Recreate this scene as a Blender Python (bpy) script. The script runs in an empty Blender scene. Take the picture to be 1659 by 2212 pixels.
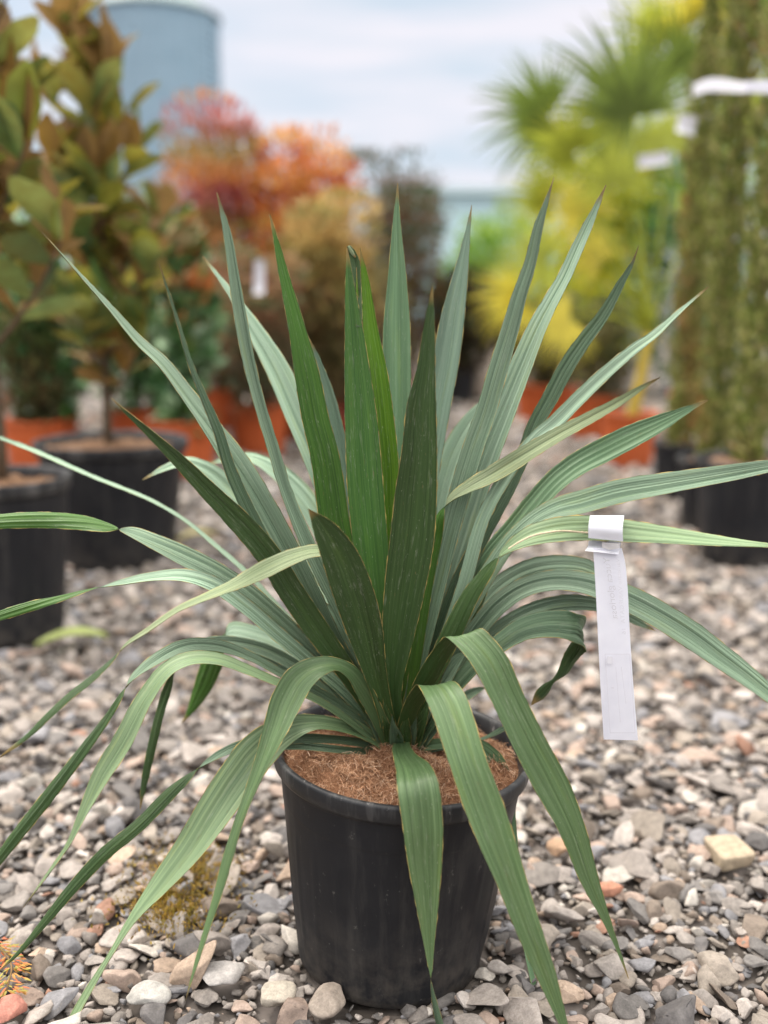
import bpy, bmesh, math, random
import numpy as np
from mathutils import Vector, Matrix
R = math.radians
rng = np.random.default_rng(7)
random.seed(7)
C = bpy.context.scene.collection

# ------------------------------------------------------------------ camera, sky, sun, exposure
F, CX, CY, PITCH, CAMH = 2150.0, 829.5, 1106.0, R(11.7), 0.827
cam = bpy.data.cameras.new('camera'); co = bpy.data.objects.new('camera', cam); C.objects.link(co)
co.location = (0, 0, CAMH); co.rotation_euler = (math.pi / 2 - PITCH, 0, 0)
cam.sensor_width = 36; cam.sensor_fit = 'VERTICAL'; cam.sensor_height = 36
cam.lens = 36 * F / 2212.0
cam.clip_start = 0.05; cam.clip_end = 2000
cam.dof.use_dof = True; cam.dof.focus_distance = 1.17; cam.dof.aperture_fstop = 1.75
bpy.context.scene.camera = co

w = bpy.data.worlds.new("World"); bpy.context.scene.world = w; w.use_nodes = True
nt = w.node_tree; nt.nodes.clear()
out = nt.nodes.new('ShaderNodeOutputWorld'); bg = nt.nodes.new('ShaderNodeBackground')
sky = nt.nodes.new('ShaderNodeTexSky'); sky.sky_type = 'NISHITA'; sky.sun_disc = False
SUN_EL, SUN_ROT = R(58), R(-60)
sky.sun_elevation = SUN_EL; sky.sun_rotation = SUN_ROT
sky.dust_density = 2.0
tc = nt.nodes.new('ShaderNodeTexCoord'); mp = nt.nodes.new('ShaderNodeMapping')
mp.inputs['Rotation'].default_value = (0, R(14), 0); mp.inputs['Scale'].default_value = (1.1, 1.1, 6.0)
nz = nt.nodes.new('ShaderNodeTexNoise'); nz.inputs['Scale'].default_value = 2.1; nz.inputs['Detail'].default_value = 3.5
nz.inputs['Roughness'].default_value = 0.45
rp = nt.nodes.new('ShaderNodeValToRGB')
rp.color_ramp.elements[0].position = 0.36; rp.color_ramp.elements[0].color = (0.78, 0.78, 0.78, 1)
rp.color_ramp.elements[1].position = 0.62; rp.color_ramp.elements[1].color = (1, 1, 1, 1)
mul = nt.nodes.new('ShaderNodeMix'); mul.data_type = 'RGBA'; mul.blend_type = 'MIX'
cloud = nt.nodes.new('ShaderNodeValToRGB'); nz2 = nt.nodes.new('ShaderNodeTexNoise'); nz2.inputs['Scale'].default_value = 3.0; nz2.inputs['Detail'].default_value = 4
mp2 = nt.nodes.new('ShaderNodeMapping'); mp2.inputs['Rotation'].default_value = (0, R(20), 0); mp2.inputs['Scale'].default_value = (1.0, 1.0, 7.0); nt.links.new(tc.outputs['Generated'], mp2.inputs['Vector']); nt.links.new(mp2.outputs[0], nz2.inputs['Vector'])
cloud.color_ramp.elements[0].position = 0.38; cloud.color_ramp.elements[0].color = (4.0, 4.7, 5.4, 1)
cloud.color_ramp.elements[1].position = 0.60; cloud.color_ramp.elements[1].color = (5.6, 5.5, 5.95, 1)
nt.links.new(nz2.outputs['Fac'], cloud.inputs[0])
nt.links.new(tc.outputs['Generated'], mp.inputs['Vector']); nt.links.new(mp.outputs[0], nz.inputs['Vector'])
nt.links.new(nz.outputs['Fac'], rp.inputs[0]); nt.links.new(rp.outputs[0], mul.inputs[0])
nt.links.new(sky.outputs[0], mul.inputs[6]); nt.links.new(cloud.outputs[0], mul.inputs[7])
sxyz = nt.nodes.new('ShaderNodeSeparateXYZ'); nt.links.new(tc.outputs['Generated'], sxyz.inputs[0])
zr = nt.nodes.new('ShaderNodeMapRange'); zr.interpolation_type = 'SMOOTHSTEP'
for k_, v_ in ((1, 0.26), (2, 0.85), (3, 1.0), (4, 4.2)): zr.inputs[k_].default_value = v_
nt.links.new(sxyz.outputs[2], zr.inputs[0])   # an overcast sky is several times brighter overhead than near the horizon
vm = nt.nodes.new('ShaderNodeVectorMath'); vm.operation = 'SCALE'
tint = nt.nodes.new('ShaderNodeMix'); tint.data_type = 'RGBA'; tint.blend_type = 'MULTIPLY'
tf = nt.nodes.new('ShaderNodeMapRange'); nt.links.new(sxyz.outputs[2], tf.inputs[0]); tf.inputs[1].default_value = 0.25; tf.inputs[2].default_value = 0.6
nt.links.new(tf.outputs[0], tint.inputs[0]); nt.links.new(mul.outputs[2], tint.inputs[6]); tint.inputs[7].default_value = (1.14, 1.03, 0.86, 1)
nt.links.new(tint.outputs[2], vm.inputs[0]); nt.links.new(zr.outputs[0], vm.inputs['Scale'])
nt.links.new(vm.outputs[0], bg.inputs['Color']); bg.inputs['Strength'].default_value = 0.1
nt.links.new(bg.outputs[0], out.inputs[0])

sd = bpy.data.lights.new('sun', 'SUN'); so = bpy.data.objects.new('sun', sd); C.objects.link(so)
sd.energy = 1.5; sd.angle = R(12); sd.color = (1, 0.95, 0.87)
# the sun stands behind the plants, slightly to the left
sdir = Vector((math.sin(SUN_ROT) * math.cos(SUN_EL), math.cos(SUN_ROT) * math.cos(SUN_EL), math.sin(SUN_EL)))
so.rotation_euler = sdir.to_track_quat('Z', 'Y').to_euler()
vs = bpy.context.scene.view_settings
bpy.context.scene.display_settings.display_device = 'sRGB'
vs.view_transform = 'Standard'; vs.look = 'None'; vs.gamma = 1; vs.use_curve_mapping = False; vs.exposure = 0.72

# ------------------------------------------------------------------ helpers
FW = np.array([0, math.cos(PITCH), -math.sin(PITCH)]); UP = np.array([0, math.sin(PITCH), math.cos(PITCH)]); RT = np.array([1.0, 0, 0])
CAM = np.array([0, 0, CAMH])
def at(x, y, Y):
    d = FW + RT * (x - CX) / F + UP * (CY - y) / F
    return CAM + d * (Y / d[1])
def on_ground(x, y, z=0.0):
    d = FW + RT * (x - CX) / F + UP * (CY - y) / F
    return CAM + d * ((z - CAMH) / d[2])
def xat(x, Y):   # world X for a photograph column at distance Y
    return at(x, 900, Y)[0]

def tag(o, label=None, cat=None, group=None, kind=None):
    if label: o['label'] = label
    if cat: o['category'] = cat
    if group: o['group'] = group
    if kind: o['kind'] = kind
    return o
def empty(name, loc=(0, 0, 0)):
    o = bpy.data.objects.new(name, None); C.objects.link(o); o.location = loc; o.empty_display_size = 0.1
    return o
def mesh_np(name, verts, faces, mats, parent=None, mat_idx=None, smooth=True, uv=None, col=None, loc=(0, 0, 0)):
    """verts (n,3), faces (m,k) array or list of such arrays"""
    me = bpy.data.meshes.new(name)
    verts = np.asarray(verts, dtype=np.float32)
    if not isinstance(faces, (list, tuple)): faces = [faces]
    faces = [np.asarray(f, dtype=np.int32) for f in faces if len(f)]
    lv = np.concatenate([f.ravel() for f in faces]); cnt = np.concatenate([np.full(len(f), f.shape[1], dtype=np.int32) for f in faces])
    st = np.concatenate([[0], np.cumsum(cnt)[:-1]]).astype(np.int32)
    me.vertices.add(len(verts)); me.vertices.foreach_set('co', verts.ravel())
    me.loops.add(len(lv)); me.loops.foreach_set('vertex_index', lv)
    me.polygons.add(len(cnt)); me.polygons.foreach_set('loop_start', st); me.polygons.foreach_set('loop_total', cnt)
    if mat_idx is not None: me.polygons.foreach_set('material_index', np.asarray(mat_idx, dtype=np.int32))
    me.polygons.foreach_set('use_smooth', np.full(len(cnt), smooth))
    if uv is not None:
        l = me.uv_layers.new(name='UVMap'); l.data.foreach_set('uv', np.asarray(uv, dtype=np.float32)[lv].ravel())
    if col is not None:
        a = me.color_attributes.new('Col', 'FLOAT_COLOR', 'POINT')
        c4 = np.ones((len(verts), 4), dtype=np.float32); c4[:, :3] = col; a.data.foreach_set('color', c4.ravel())
    me.update(calc_edges=True)
    for m in (mats if isinstance(mats, (list, tuple)) else [mats]): me.materials.append(m)
    o = bpy.data.objects.new(name, me); C.objects.link(o)
    if parent is not None: o.parent = parent
    o.location = loc
    return o

class MB:
    """collects pieces in numpy"""
    def __init__(s): s.v = []; s.q = []; s.t = []; s.c = []; s.n = 0; s.u = []
    def add(s, v, q=None, t=None, col=(1, 1, 1), uv=None):
        v = np.asarray(v, float); s.v.append(v)
        if q is not None and len(q): s.q.append(np.asarray(q) + s.n)
        if t is not None and len(t): s.t.append(np.asarray(t) + s.n)
        c = np.asarray(col, float)
        s.c.append(np.broadcast_to(c, (len(v), 3)) if c.ndim == 1 else c)
        s.u.append(np.zeros((len(v), 2)) if uv is None else np.asarray(uv, float))
        s.n += len(v)
    def tube(s, pts, rad, k=8, col=(1, 1, 1), cap=True):
        pts = np.asarray(pts, float); rad = np.broadcast_to(rad, (len(pts),))
        T = np.gradient(pts, axis=0); T /= np.linalg.norm(T, axis=1)[:, None] + 1e-9
        ref = np.array([0, 0, 1.0]) if abs(T[0][2]) < .9 else np.array([1.0, 0, 0])
        a = np.linspace(0, 2 * np.pi, k, endpoint=False); V = []
        A = np.cross(T[0], ref); A /= np.linalg.norm(A)
        for i in range(len(pts)):
            A = A - T[i] * A.dot(T[i]); A /= np.linalg.norm(A) + 1e-9; B = np.cross(T[i], A)
            V.append(pts[i] + rad[i] * (np.cos(a)[:, None] * A + np.sin(a)[:, None] * B))
        V = np.concatenate(V); q = []
        for i in range(len(pts) - 1):
            for j in range(k):
                q.append((i * k + j, i * k + (j + 1) % k, (i + 1) * k + (j + 1) % k, (i + 1) * k + j))
        n = len(V); t = []
        if cap:
            V = np.vstack([V, pts[0], pts[-1]])
            for j in range(k):
                t.append(((j + 1) % k, j, n)); t.append(((len(pts) - 1) * k + j, (len(pts) - 1) * k + (j + 1) % k, n + 1))
        s.add(V, q, t, col)
    def lathe(s, prof, k=48, col=(1, 1, 1), origin=(0, 0, 0), wob=None):
        prof = np.asarray(prof, float); a = np.linspace(0, 2 * np.pi, k, endpoint=False)
        V = np.stack([prof[:, 0][:, None] * np.cos(a), prof[:, 0][:, None] * np.sin(a), np.repeat(prof[:, 1][:, None], k, 1)], -1)
        if wob is not None: V[..., :2] *= wob(a, prof[:, 1][:, None])[..., None]
        V = V.reshape(-1, 3) + np.array(origin); q = []
        for i in range(len(prof) - 1):
            for j in range(k):
                q.append((i * k + j, i * k + (j + 1) % k, (i + 1) * k + (j + 1) % k, (i + 1) * k + j))
        s.add(V, q, None, col)
    def box(s, lo, hi, col=(1, 1, 1)):
        x0, y0, z0 = lo; x1, y1, z1 = hi
        V = [(x0, y0, z0), (x1, y0, z0), (x1, y1, z0), (x0, y1, z0), (x0, y0, z1), (x1, y0, z1), (x1, y1, z1), (x0, y1, z1)]
        s.add(V, [(0, 3, 2, 1), (4, 5, 6, 7), (0, 1, 5, 4), (1, 2, 6, 5), (2, 3, 7, 6), (3, 0, 4, 7)], None, col)
    def build(s, name, mats, parent=None, smooth=True, xf=None, loc=(0, 0, 0)):
        V = np.concatenate(s.v)
        if xf is not None: V = V @ np.array(xf.to_3x3()).T + np.array(xf.translation)
        fs = []
        if s.q: fs.append(np.concatenate(s.q))
        if s.t: fs.append(np.concatenate(s.t))
        return mesh_np(name, V, fs, mats, parent, smooth=smooth, col=np.concatenate(s.c), uv=np.concatenate(s.u), loc=loc)

# node material helper
def mat(name, rough=0.5, spec=0.5):
    m = bpy.data.materials.new(name); m.use_nodes = True
    n = m.node_tree.nodes; b = n['Principled BSDF']
    b.inputs['Roughness'].default_value = rough; b.inputs['Specular IOR Level'].default_value = spec
    return m, m.node_tree, b
def N(t, typ, **kw):
    n = t.nodes.new(typ)
    for k, v in kw.items():
        if k.startswith('_'): setattr(n, k[1:], v)
        else: n.inputs[k.replace('__', ' ')].default_value = v
    return n
def mixc(t, fac, a, b, blend='MIX'):
    n = t.nodes.new('ShaderNodeMix'); n.data_type = 'RGBA'; n.blend_type = blend
    for i, x in ((0, fac), (6, a), (7, b)):
        if isinstance(x, bpy.types.NodeSocket): t.links.new(x, n.inputs[i])
        elif i == 0: n.inputs[0].default_value = x
        else: n.inputs[i].default_value = (*x, 1)
    return n.outputs[2]
def ramp(t, src, stops):
    r = t.nodes.new('ShaderNodeValToRGB'); e = r.color_ramp.elements
    while len(e) < len(stops): e.new(0.5)
    for el, (p, c) in zip(e, stops):
        el.position = p; el.color = (*c, 1) if hasattr(c, '__len__') else (c, c, c, 1)
    t.links.new(src, r.inputs[0]); return r.outputs[0]
def noise(t, vec, scale, detail=3, rough=0.5, dist=0):
    n = N(t, 'ShaderNodeTexNoise', Scale=scale, Detail=detail, Roughness=rough, Distortion=dist)
    if vec is not None: t.links.new(vec, n.inputs['Vector'])
    return n.outputs['Fac']
def mapping(t, src, scale):
    m = t.nodes.new('ShaderNodeMapping'); m.inputs['Scale'].default_value = scale; t.links.new(src, m.inputs['Vector']); return m.outputs[0]
def bump(t, b, h, strength, dist=0.001):
    n = N(t, 'ShaderNodeBump', Strength=strength, Distance=dist); t.links.new(h, n.inputs['Height']); t.links.new(n.outputs[0], b.inputs['Normal'])
def objco(t):
    return t.nodes.new('ShaderNodeTexCoord').outputs['Object']
def attr(t, name='Col'):
    a = t.nodes.new('ShaderNodeAttribute'); a.attribute_name = name; return a.outputs['Color']

# ------------------------------------------------------------------ materials
def leaf_mat(name, ca, cb, cc, rough=0.5, stripe=7.0, bst=0.35, spec=0.4, trans=0.0, tipc=(0.25, 0.17, 0.06)):
    """strap leaf: stripes along the blade, faint mottling, dry tip"""
    m, t, b = mat(name, rough, spec)
    uv = t.nodes.new('ShaderNodeUVMap').outputs[0]
    oi = t.nodes.new('ShaderNodeObjectInfo')
    add = t.nodes.new('ShaderNodeVectorMath'); add.operation = 'ADD'
    t.links.new(uv, add.inputs[0])
    sc = t.nodes.new('ShaderNodeVectorMath'); sc.operation = 'SCALE'; sc.inputs[0].default_value = (17, 3, 5)
    t.links.new(oi.outputs['Random'], sc.inputs['Scale']); t.links.new(sc.outputs[0], add.inputs[1])
    v = add.outputs[0]
    s1 = noise(t, mapping(t, v, (stripe, 0.9, 1)), 1.6, 3, 0.6)
    s2 = noise(t, mapping(t, v, (stripe * 7, 4.0, 1)), 1.0, 2, 0.5)
    s3 = noise(t, mapping(t, v, (1.3, 4, 1)), 1.6, 4, 0.6)
    c = ramp(t, s1, [(0.32, ca), (0.5, cb), (0.7, cc)])
    c = mixc(t, 0.35, c, ramp(t, s2, [(0.3, tuple(x * .6 for x in ca)), (0.7, cc)]))
    c = mixc(t, ramp(t, s3, [(0.55, 0.0), (0.75, 0.45)]), c, (cb[0] * 1.5, cb[1] * 1.25, cb[2] * 0.75))
    big = noise(t, mapping(t, v, (.6, 1.6, 1)), 1.3, 3, 0.5)
    c = mixc(t, 1.0, c, ramp(t, big, [(0.3, 0.74), (0.7, 1.22)]), 'MULTIPLY')
    dus = noise(t, mapping(t, v, (2.2, 6, 1)), 3.0, 5, 0.75)
    c = mixc(t, ramp(t, dus, [(0.56, 0.0), (0.72, 0.28)]), c, (0.42, 0.43, 0.36))
    # tiny blemishes
    sp = noise(t, mapping(t, v, (9, 22, 1)), 2.2, 2, 0.5)
    c = mixc(t, ramp(t, sp, [(0.715, 0.0), (0.75, 0.8)]), c, (0.16, 0.13, 0.06))
    sp2 = noise(t, mapping(t, v, (14, 60, 1)), 1.7, 1, 0.5)
    c = mixc(t, ramp(t, sp2, [(0.74, 0.0), (0.78, 0.45)]), c, (0.5, 0.52, 0.42))
    # the lower part of the blade darkens to plain olive green
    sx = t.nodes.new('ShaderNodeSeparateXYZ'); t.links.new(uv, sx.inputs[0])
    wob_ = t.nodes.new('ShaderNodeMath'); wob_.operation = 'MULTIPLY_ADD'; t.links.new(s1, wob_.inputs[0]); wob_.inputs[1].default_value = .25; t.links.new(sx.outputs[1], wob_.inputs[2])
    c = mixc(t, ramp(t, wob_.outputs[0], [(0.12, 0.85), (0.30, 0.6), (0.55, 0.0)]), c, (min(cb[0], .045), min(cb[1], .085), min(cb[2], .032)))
    # dry tip (v is stored in uv.y)
    c = mixc(t, ramp(t, sx.outputs[1], [(0.962, 0.0), (0.985, 0.95)]), c, tipc)
    # creamy, less green at the very base
    t.links.new(c, b.inputs['Base Color'])
    bump(t, b, s1, bst, 0.0025)
    rr = ramp(t, s3, [(0.3, rough - .06), (0.7, rough + .1)]); t.links.new(rr, b.inputs['Roughness'])
    return m
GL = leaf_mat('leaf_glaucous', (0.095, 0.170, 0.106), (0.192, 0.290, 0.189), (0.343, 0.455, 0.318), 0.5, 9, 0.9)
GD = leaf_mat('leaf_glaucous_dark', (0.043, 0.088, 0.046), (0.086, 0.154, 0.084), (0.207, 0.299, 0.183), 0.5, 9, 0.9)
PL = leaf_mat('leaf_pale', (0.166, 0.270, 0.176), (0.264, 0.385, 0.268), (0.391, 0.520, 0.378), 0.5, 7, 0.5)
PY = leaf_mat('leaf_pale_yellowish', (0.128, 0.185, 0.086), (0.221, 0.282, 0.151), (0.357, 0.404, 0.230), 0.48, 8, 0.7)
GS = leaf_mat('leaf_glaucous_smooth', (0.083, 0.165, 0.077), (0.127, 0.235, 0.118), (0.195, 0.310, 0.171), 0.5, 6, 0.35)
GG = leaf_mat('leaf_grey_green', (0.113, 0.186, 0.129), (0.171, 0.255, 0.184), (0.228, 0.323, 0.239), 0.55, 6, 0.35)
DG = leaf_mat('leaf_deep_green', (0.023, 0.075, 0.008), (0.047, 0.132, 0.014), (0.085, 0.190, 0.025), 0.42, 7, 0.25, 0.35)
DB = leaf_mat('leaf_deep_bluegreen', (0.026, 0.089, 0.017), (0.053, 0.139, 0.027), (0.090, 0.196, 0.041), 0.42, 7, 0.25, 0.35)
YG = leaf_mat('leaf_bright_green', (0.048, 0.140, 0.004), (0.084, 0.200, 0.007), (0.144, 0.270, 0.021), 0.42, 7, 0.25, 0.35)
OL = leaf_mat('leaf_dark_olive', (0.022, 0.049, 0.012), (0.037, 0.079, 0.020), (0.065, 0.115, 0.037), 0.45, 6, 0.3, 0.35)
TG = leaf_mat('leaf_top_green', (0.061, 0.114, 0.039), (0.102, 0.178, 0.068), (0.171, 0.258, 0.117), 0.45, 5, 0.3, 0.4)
TP = leaf_mat('leaf_top_pale', (0.108, 0.181, 0.088), (0.189, 0.284, 0.148), (0.307, 0.396, 0.207), 0.45, 5, 0.35, 0.4)
mg, t, b = mat('leaf_margin', 0.55)
c = ramp(t, noise(t, objco(t), 60, 2), [(0.38, (0.07, 0.10, 0.035)), (0.5, (0.24, 0.18, 0.06)), (0.7, (0.48, 0.36, 0.11))]); t.links.new(c, b.inputs['Base Color'])

def attr_mat(name, rough=0.5, nsc=30, namt=0.35, bst=0.0, spec=0.4, trans=0.0, bdist=0.002):
    m, t, b = mat(name, rough, spec)
    oc = objco(t); n1 = noise(t, oc, nsc, 4, 0.6)
    c = mixc(t, 1.0, attr(t), ramp(t, n1, [(0.25, 1 - namt), (0.75, 1 + namt * .6)]), 'MULTIPLY')
    t.links.new(c, b.inputs['Base Color'])
    if bst: bump(t, b, n1, bst, bdist)
    if trans:
        tr = t.nodes.new('ShaderNodeBsdfTranslucent'); mx = t.nodes.new('ShaderNodeMixShader'); mx.inputs[0].default_value = trans
        t.links.new(c, tr.inputs['Color']); t.links.new(b.outputs[0], mx.inputs[1]); t.links.new(tr.outputs[0], mx.inputs[2])
        t.links.new(mx.outputs[0], t.nodes['Material Output'].inputs['Surface'])
    return m
FOL = attr_mat('foliage', 0.45, 14, 0.3, trans=0.35)
FOLG = attr_mat('foliage_glossy', 0.28, 14, 0.2, trans=0.15, spec=0.6)
BARK = attr_mat('bark', 0.85, 40, 0.5, 0.6)
# gravel
STONE, t, b = mat('gravel_stone', 0.8, 0.3)
oc = objco(t)
n1 = noise(t, oc, 90, 5, 0.65); n2 = noise(t, oc, 420, 3, 0.6); n3 = noise(t, mapping(t, oc, (1, 1, 2.6)), 38, 3, 0.6, 1.2)
c = mixc(t, 1.0, attr(t), ramp(t, n1, [(0.25, 0.62), (0.5, 0.95), (0.78, 1.3)]), 'MULTIPLY')
c = mixc(t, ramp(t, n3, [(0.62, 0.0), (0.70, 0.35)]), c, (0.30, 0.26, 0.22))
c = mixc(t, 1.0, c, ramp(t, n2, [(0.3, 0.82), (0.7, 1.1)]), 'MULTIPLY')
t.links.new(c, b.inputs['Base Color'])
bump(t, b, n1, 0.55, 0.002)
# black plastic
def plastic(name, base, scuff, dirt=0.5, rough=0.42):
    m, t, b = mat(name, rough, 0.34)
    oc = objco(t)
    a1 = noise(t, mapping(t, oc, (9, 9, .7)), 4, 5, 0.7); a2 = noise(t, mapping(t, oc, (1, 1, .7)), 75, 4, 0.8); a3 = noise(t, oc, 6, 4, 0.6)
    c = mixc(t, ramp(t, a1, [(0.48, 0.0), (0.75, 0.6 * dirt)]), base, scuff)
    c = mixc(t, ramp(t, a2, [(0.64, 0.0), (0.70, 0.9 * dirt)]), c, tuple(min(1, x * 1.6) for x in scuff))
    sz_ = t.nodes.new('ShaderNodeSeparateXYZ'); t.links.new(oc, sz_.inputs[0])
    lowd = ramp(t, sz_.outputs[2], [(0.0, 0.75 * dirt), (0.05, 0.3 * dirt), (0.14, 0.0)])   # mud splashed up from the ground
    lowm = mixc(t, 1.0, lowd, ramp(t, noise(t, oc, 28, 4, .7), [(.4, 0.0), (.62, 1.0)]), 'MULTIPLY')
    c = mixc(t, lowm, c, (0.16, 0.135, 0.11))
    c = mixc(t, ramp(t, a3, [(0.5, 0.0), (0.8, 0.35 * dirt)]), c, tuple(x * .8 for x in scuff))
    t.links.new(c, b.inputs['Base Color'])
    t.links.new(ramp(t, a3, [(0.3, rough - .05), (0.7, rough + .25)]), b.inputs['Roughness'])
    bump(t, b, a2, 0.08, 0.001)
    return m
POT = plastic('black_pot_plastic', (0.009, 0.0098, 0.013), (0.085, 0.08, 0.073), 0.62)
POTR = plastic('black_pot_rim_plastic', (0.02, 0.0205, 0.023), (0.16, 0.155, 0.15), 1.3, 0.4)
TERRA = plastic('terracotta_plastic', (0.50, 0.10, 0.025), (0.45, 0.16, 0.07), 0.4, 0.5)
TERRAB = plastic('brown_red_plastic', (0.26, 0.045, 0.025), (0.24, 0.09, 0.06), 0.4, 0.5)
# mulch
MUL, t, b = mat('coir_mulch', 0.95, 0.1)
oc = objco(t)
n1 = noise(t, oc, 60, 5, 0.7, 0.5); n2 = noise(t, mapping(t, oc, (1, 1, 1)), 320, 4, 0.7, 2.0)
c = ramp(t, n1, [(0.3, (0.13, 0.055, 0.028)), (0.5, (0.32, 0.14, 0.07)), (0.72, (0.5, 0.26, 0.15))])
c = mixc(t, 0.6, c, ramp(t, n2, [(0.35, (0.10, 0.045, 0.025)), (0.65, (0.48, 0.27, 0.16))]))
t.links.new(c, b.inputs['Base Color']); bump(t, b, n2, 1.0, 0.003)
FIB = attr_mat('coir_fibre', 0.9, 60, 0.4)
SOIL = attr_mat('potting_soil', 0.95, 60, 0.5, 0.9, bdist=0.01)
# ground
GRD, t, b = mat('ground_dirt', 0.95, 0.1)
oc = objco(t)
vo = N(t, 'ShaderNodeTexVoronoi', Scale=26.0); t.links.new(oc, vo.inputs['Vector'])
n1 = noise(t, oc, 3, 5, 0.6)
sep = t.nodes.new('ShaderNodeSeparateColor'); t.links.new(vo.outputs['Color'], sep.inputs[0])
c = ramp(t, sep.outputs[0], [(0.1, (0.17, 0.15, 0.14)), (0.5, (0.32, 0.28, 0.26)), (0.9, (0.45, 0.40, 0.37))])
vr = ramp(t, vo.outputs['Distance'], [(0.25, 1.0), (0.65, 0.35)])
c = mixc(t, 1.0, c, vr, 'MULTIPLY')
# near the camera only damp dirt shows between the loose stones
c = mixc(t, ramp(t, n1, [(0.3, 0.35), (0.7, 0.75)]), c, (0.085, 0.07, 0.058))
t.links.new(c, b.inputs['Base Color']); bump(t, b, vo.outputs['Distance'], 0.8, 0.02)
WHITE, t, b = mat('white_paper', 0.6, 0.3)
c = ramp(t, noise(t, objco(t), 45, 4, 0.6), [(0.3, (0.87, 0.87, 0.94)), (0.7, (0.92, 0.92, 0.98))]); t.links.new(c, b.inputs['Base Color'])
tr = t.nodes.new('ShaderNodeBsdfTranslucent'); mx = t.nodes.new('ShaderNodeMixShader'); mx.inputs[0].default_value = .3
t.links.new(c, tr.inputs['Color']); t.links.new(b.outputs[0], mx.inputs[1]); t.links.new(tr.outputs[0], mx.inputs[2])
t.links.new(mx.outputs[0], t.nodes['Material Output'].inputs['Surface'])
INK, t, b = mat('faint_grey_ink', 0.6); b.inputs['Base Color'].default_value = (0.66, 0.65, 0.70, 1)
INK2, t, b = mat('fainter_grey_ink', 0.6); b.inputs['Base Color'].default_value = (0.74, 0.73, 0.79, 1)

# ------------------------------------------------------------------ ground
bm = bmesh.new(); bmesh.ops.create_grid(bm, x_segments=40, y_segments=40, size=400)
me = bpy.data.meshes.new('ground'); bm.to_mesh(me); bm.free(); me.materials.append(GRD)
g = bpy.data.objects.new('ground', me); C.objects.link(g); g.location = (0, 300, -0.004); tag(g, kind='structure')

# ------------------------------------------------------------------ far structures
D0 = 1.16
def silo():
    Y = 60.0; cx = xat(371, Y); r = 245 / 2 / F * Y * 1.0
    top = at(371, 38, Y)[2]
    m, t, b = mat('corrugated_blue_steel', 0.5, 0.5); b.inputs['Metallic'].default_value = 0.0
    oc = objco(t); n1 = noise(t, mapping(t, oc, (.3, .3, 2)), 1.2, 3)
    c = ramp(t, n1, [(0.3, (0.30, 0.43, 0.53)), (0.7, (0.37, 0.50, 0.60))])
    t.links.new(c, b.inputs['Base Color'])
    root = empty('grain_silo', (cx, Y, 0))
    tag(root, 'tall pale blue corrugated silo rising behind the left plants', 'silo')
    prof = [(r, 0)]; z = 0; step = top / 44
    for i in range(44):
        for f, dr in ((0.0, 0), (0.12, .10), (0.32, .14), (0.5, .10), (0.62, 0), (0.8, -.03)): prof.append((r + dr * 1.0, (i + f) * step))
    prof.append((r, top))
    w_ = MB(); w_.lathe(prof, 72); w_.build('wall', m, root)
    m2, t2, b2 = mat('silo_roof_sheet', 0.5); b2.inputs['Base Color'].default_value = (0.25, 0.33, 0.34, 1)
    rf = MB(); rf.lathe([(r + .25, top - .12), (r + .3, top), (r * .95, top + .25), (r * .25, top + 2.2), (r * .22, top + 2.7), (0.01, top + 2.9)], 48); rf.build('roof', m2, root)
    m3, t3, b3 = mat('silo_stiffener', 0.5); b3.inputs['Base Color'].default_value = (0.31, 0.44, 0.54, 1)
    for k in range(24):
        a = k / 24 * 2 * math.pi + .06; s_ = MB(); ca, sa = math.cos(a), math.sin(a)
        rr = r + .15; p = np.array([ca * rr, sa * rr]); tt = np.array([-sa, ca]) * .06
        V = []
        for zz in (0, top - .15):
            for q_ in (-1, 1):
                V.append((p[0] + tt[0] * q_, p[1] + tt[1] * q_, zz)); V.append((p[0] + tt[0] * q_ - ca * .14, p[1] + tt[1] * q_ - sa * .14, zz))
        s_.add(V, [(0, 2, 6, 4), (0, 1, 3, 2), (4, 6, 7, 5), (0, 4, 5, 1), (2, 3, 7, 6)]); s_.build('stiffener', m3, root, smooth=False)
silo()
def shed():
    Y = 42.0; x0, x1 = xat(880, Y), xat(1210, Y); top = at(1000, 402, Y)[2]
    m, t, b = mat('blue_metal_cladding', 0.5)
    oc = objco(t); wv = N(t, 'ShaderNodeTexWave', Scale=2.2, Distortion=0.0); t.links.new(oc, wv.inputs['Vector'])
    c = ramp(t, wv.outputs['Fac'], [(0.3, (0.50, 0.70, 0.76)), (0.8, (0.6, 0.8, 0.84))]); t.links.new(c, b.inputs['Base Color'])
    root = empty('blue_shed', ((x0 + x1) / 2, Y, 0)); hw = (x1 - x0) / 2
    tag(root, 'low light blue metal shed far off between the dark shrub and the palm', 'shed')
    k = MB(); k.box((-hw, 0, 0), (hw, 12, top - .3)); k.build('wall', m, root, smooth=False)
    m2, t2, b2 = mat('shed_roof', 0.5); b2.inputs['Base Color'].default_value = (0.6, 0.75, 0.8, 1)
    k = MB(); V = [(-hw - .3, -.4, top - .3), (hw + .3, -.4, top - .3), (hw + .3, 12.4, top - .3), (-hw - .3, 12.4, top - .3), (-hw - .3, -.4, top - .05), (hw + .3, -.4, top - .05), (hw + .3, 6, top + .6), (-hw - .3, 6, top + .6), (hw + .3, 12.4, top - .05), (-hw - .3, 12.4, top - .05)]
    k.add(V, [(0, 1, 5, 4), (4, 5, 6, 7), (7, 6, 8, 9), (0, 3, 2, 1), (3, 9, 8, 2)], None); k.build('roof', m2, root, smooth=False)
    m3, t3, b3 = mat('shed_door_paint', 0.5); b3.inputs['Base Color'].default_value = (0.5, 0.56, 0.58, 1)
    k = MB(); k.box((-1.2, -.06, 0), (1.2, -.005, 2.6)); k.build('door', m3, root, smooth=False)
shed()

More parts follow.
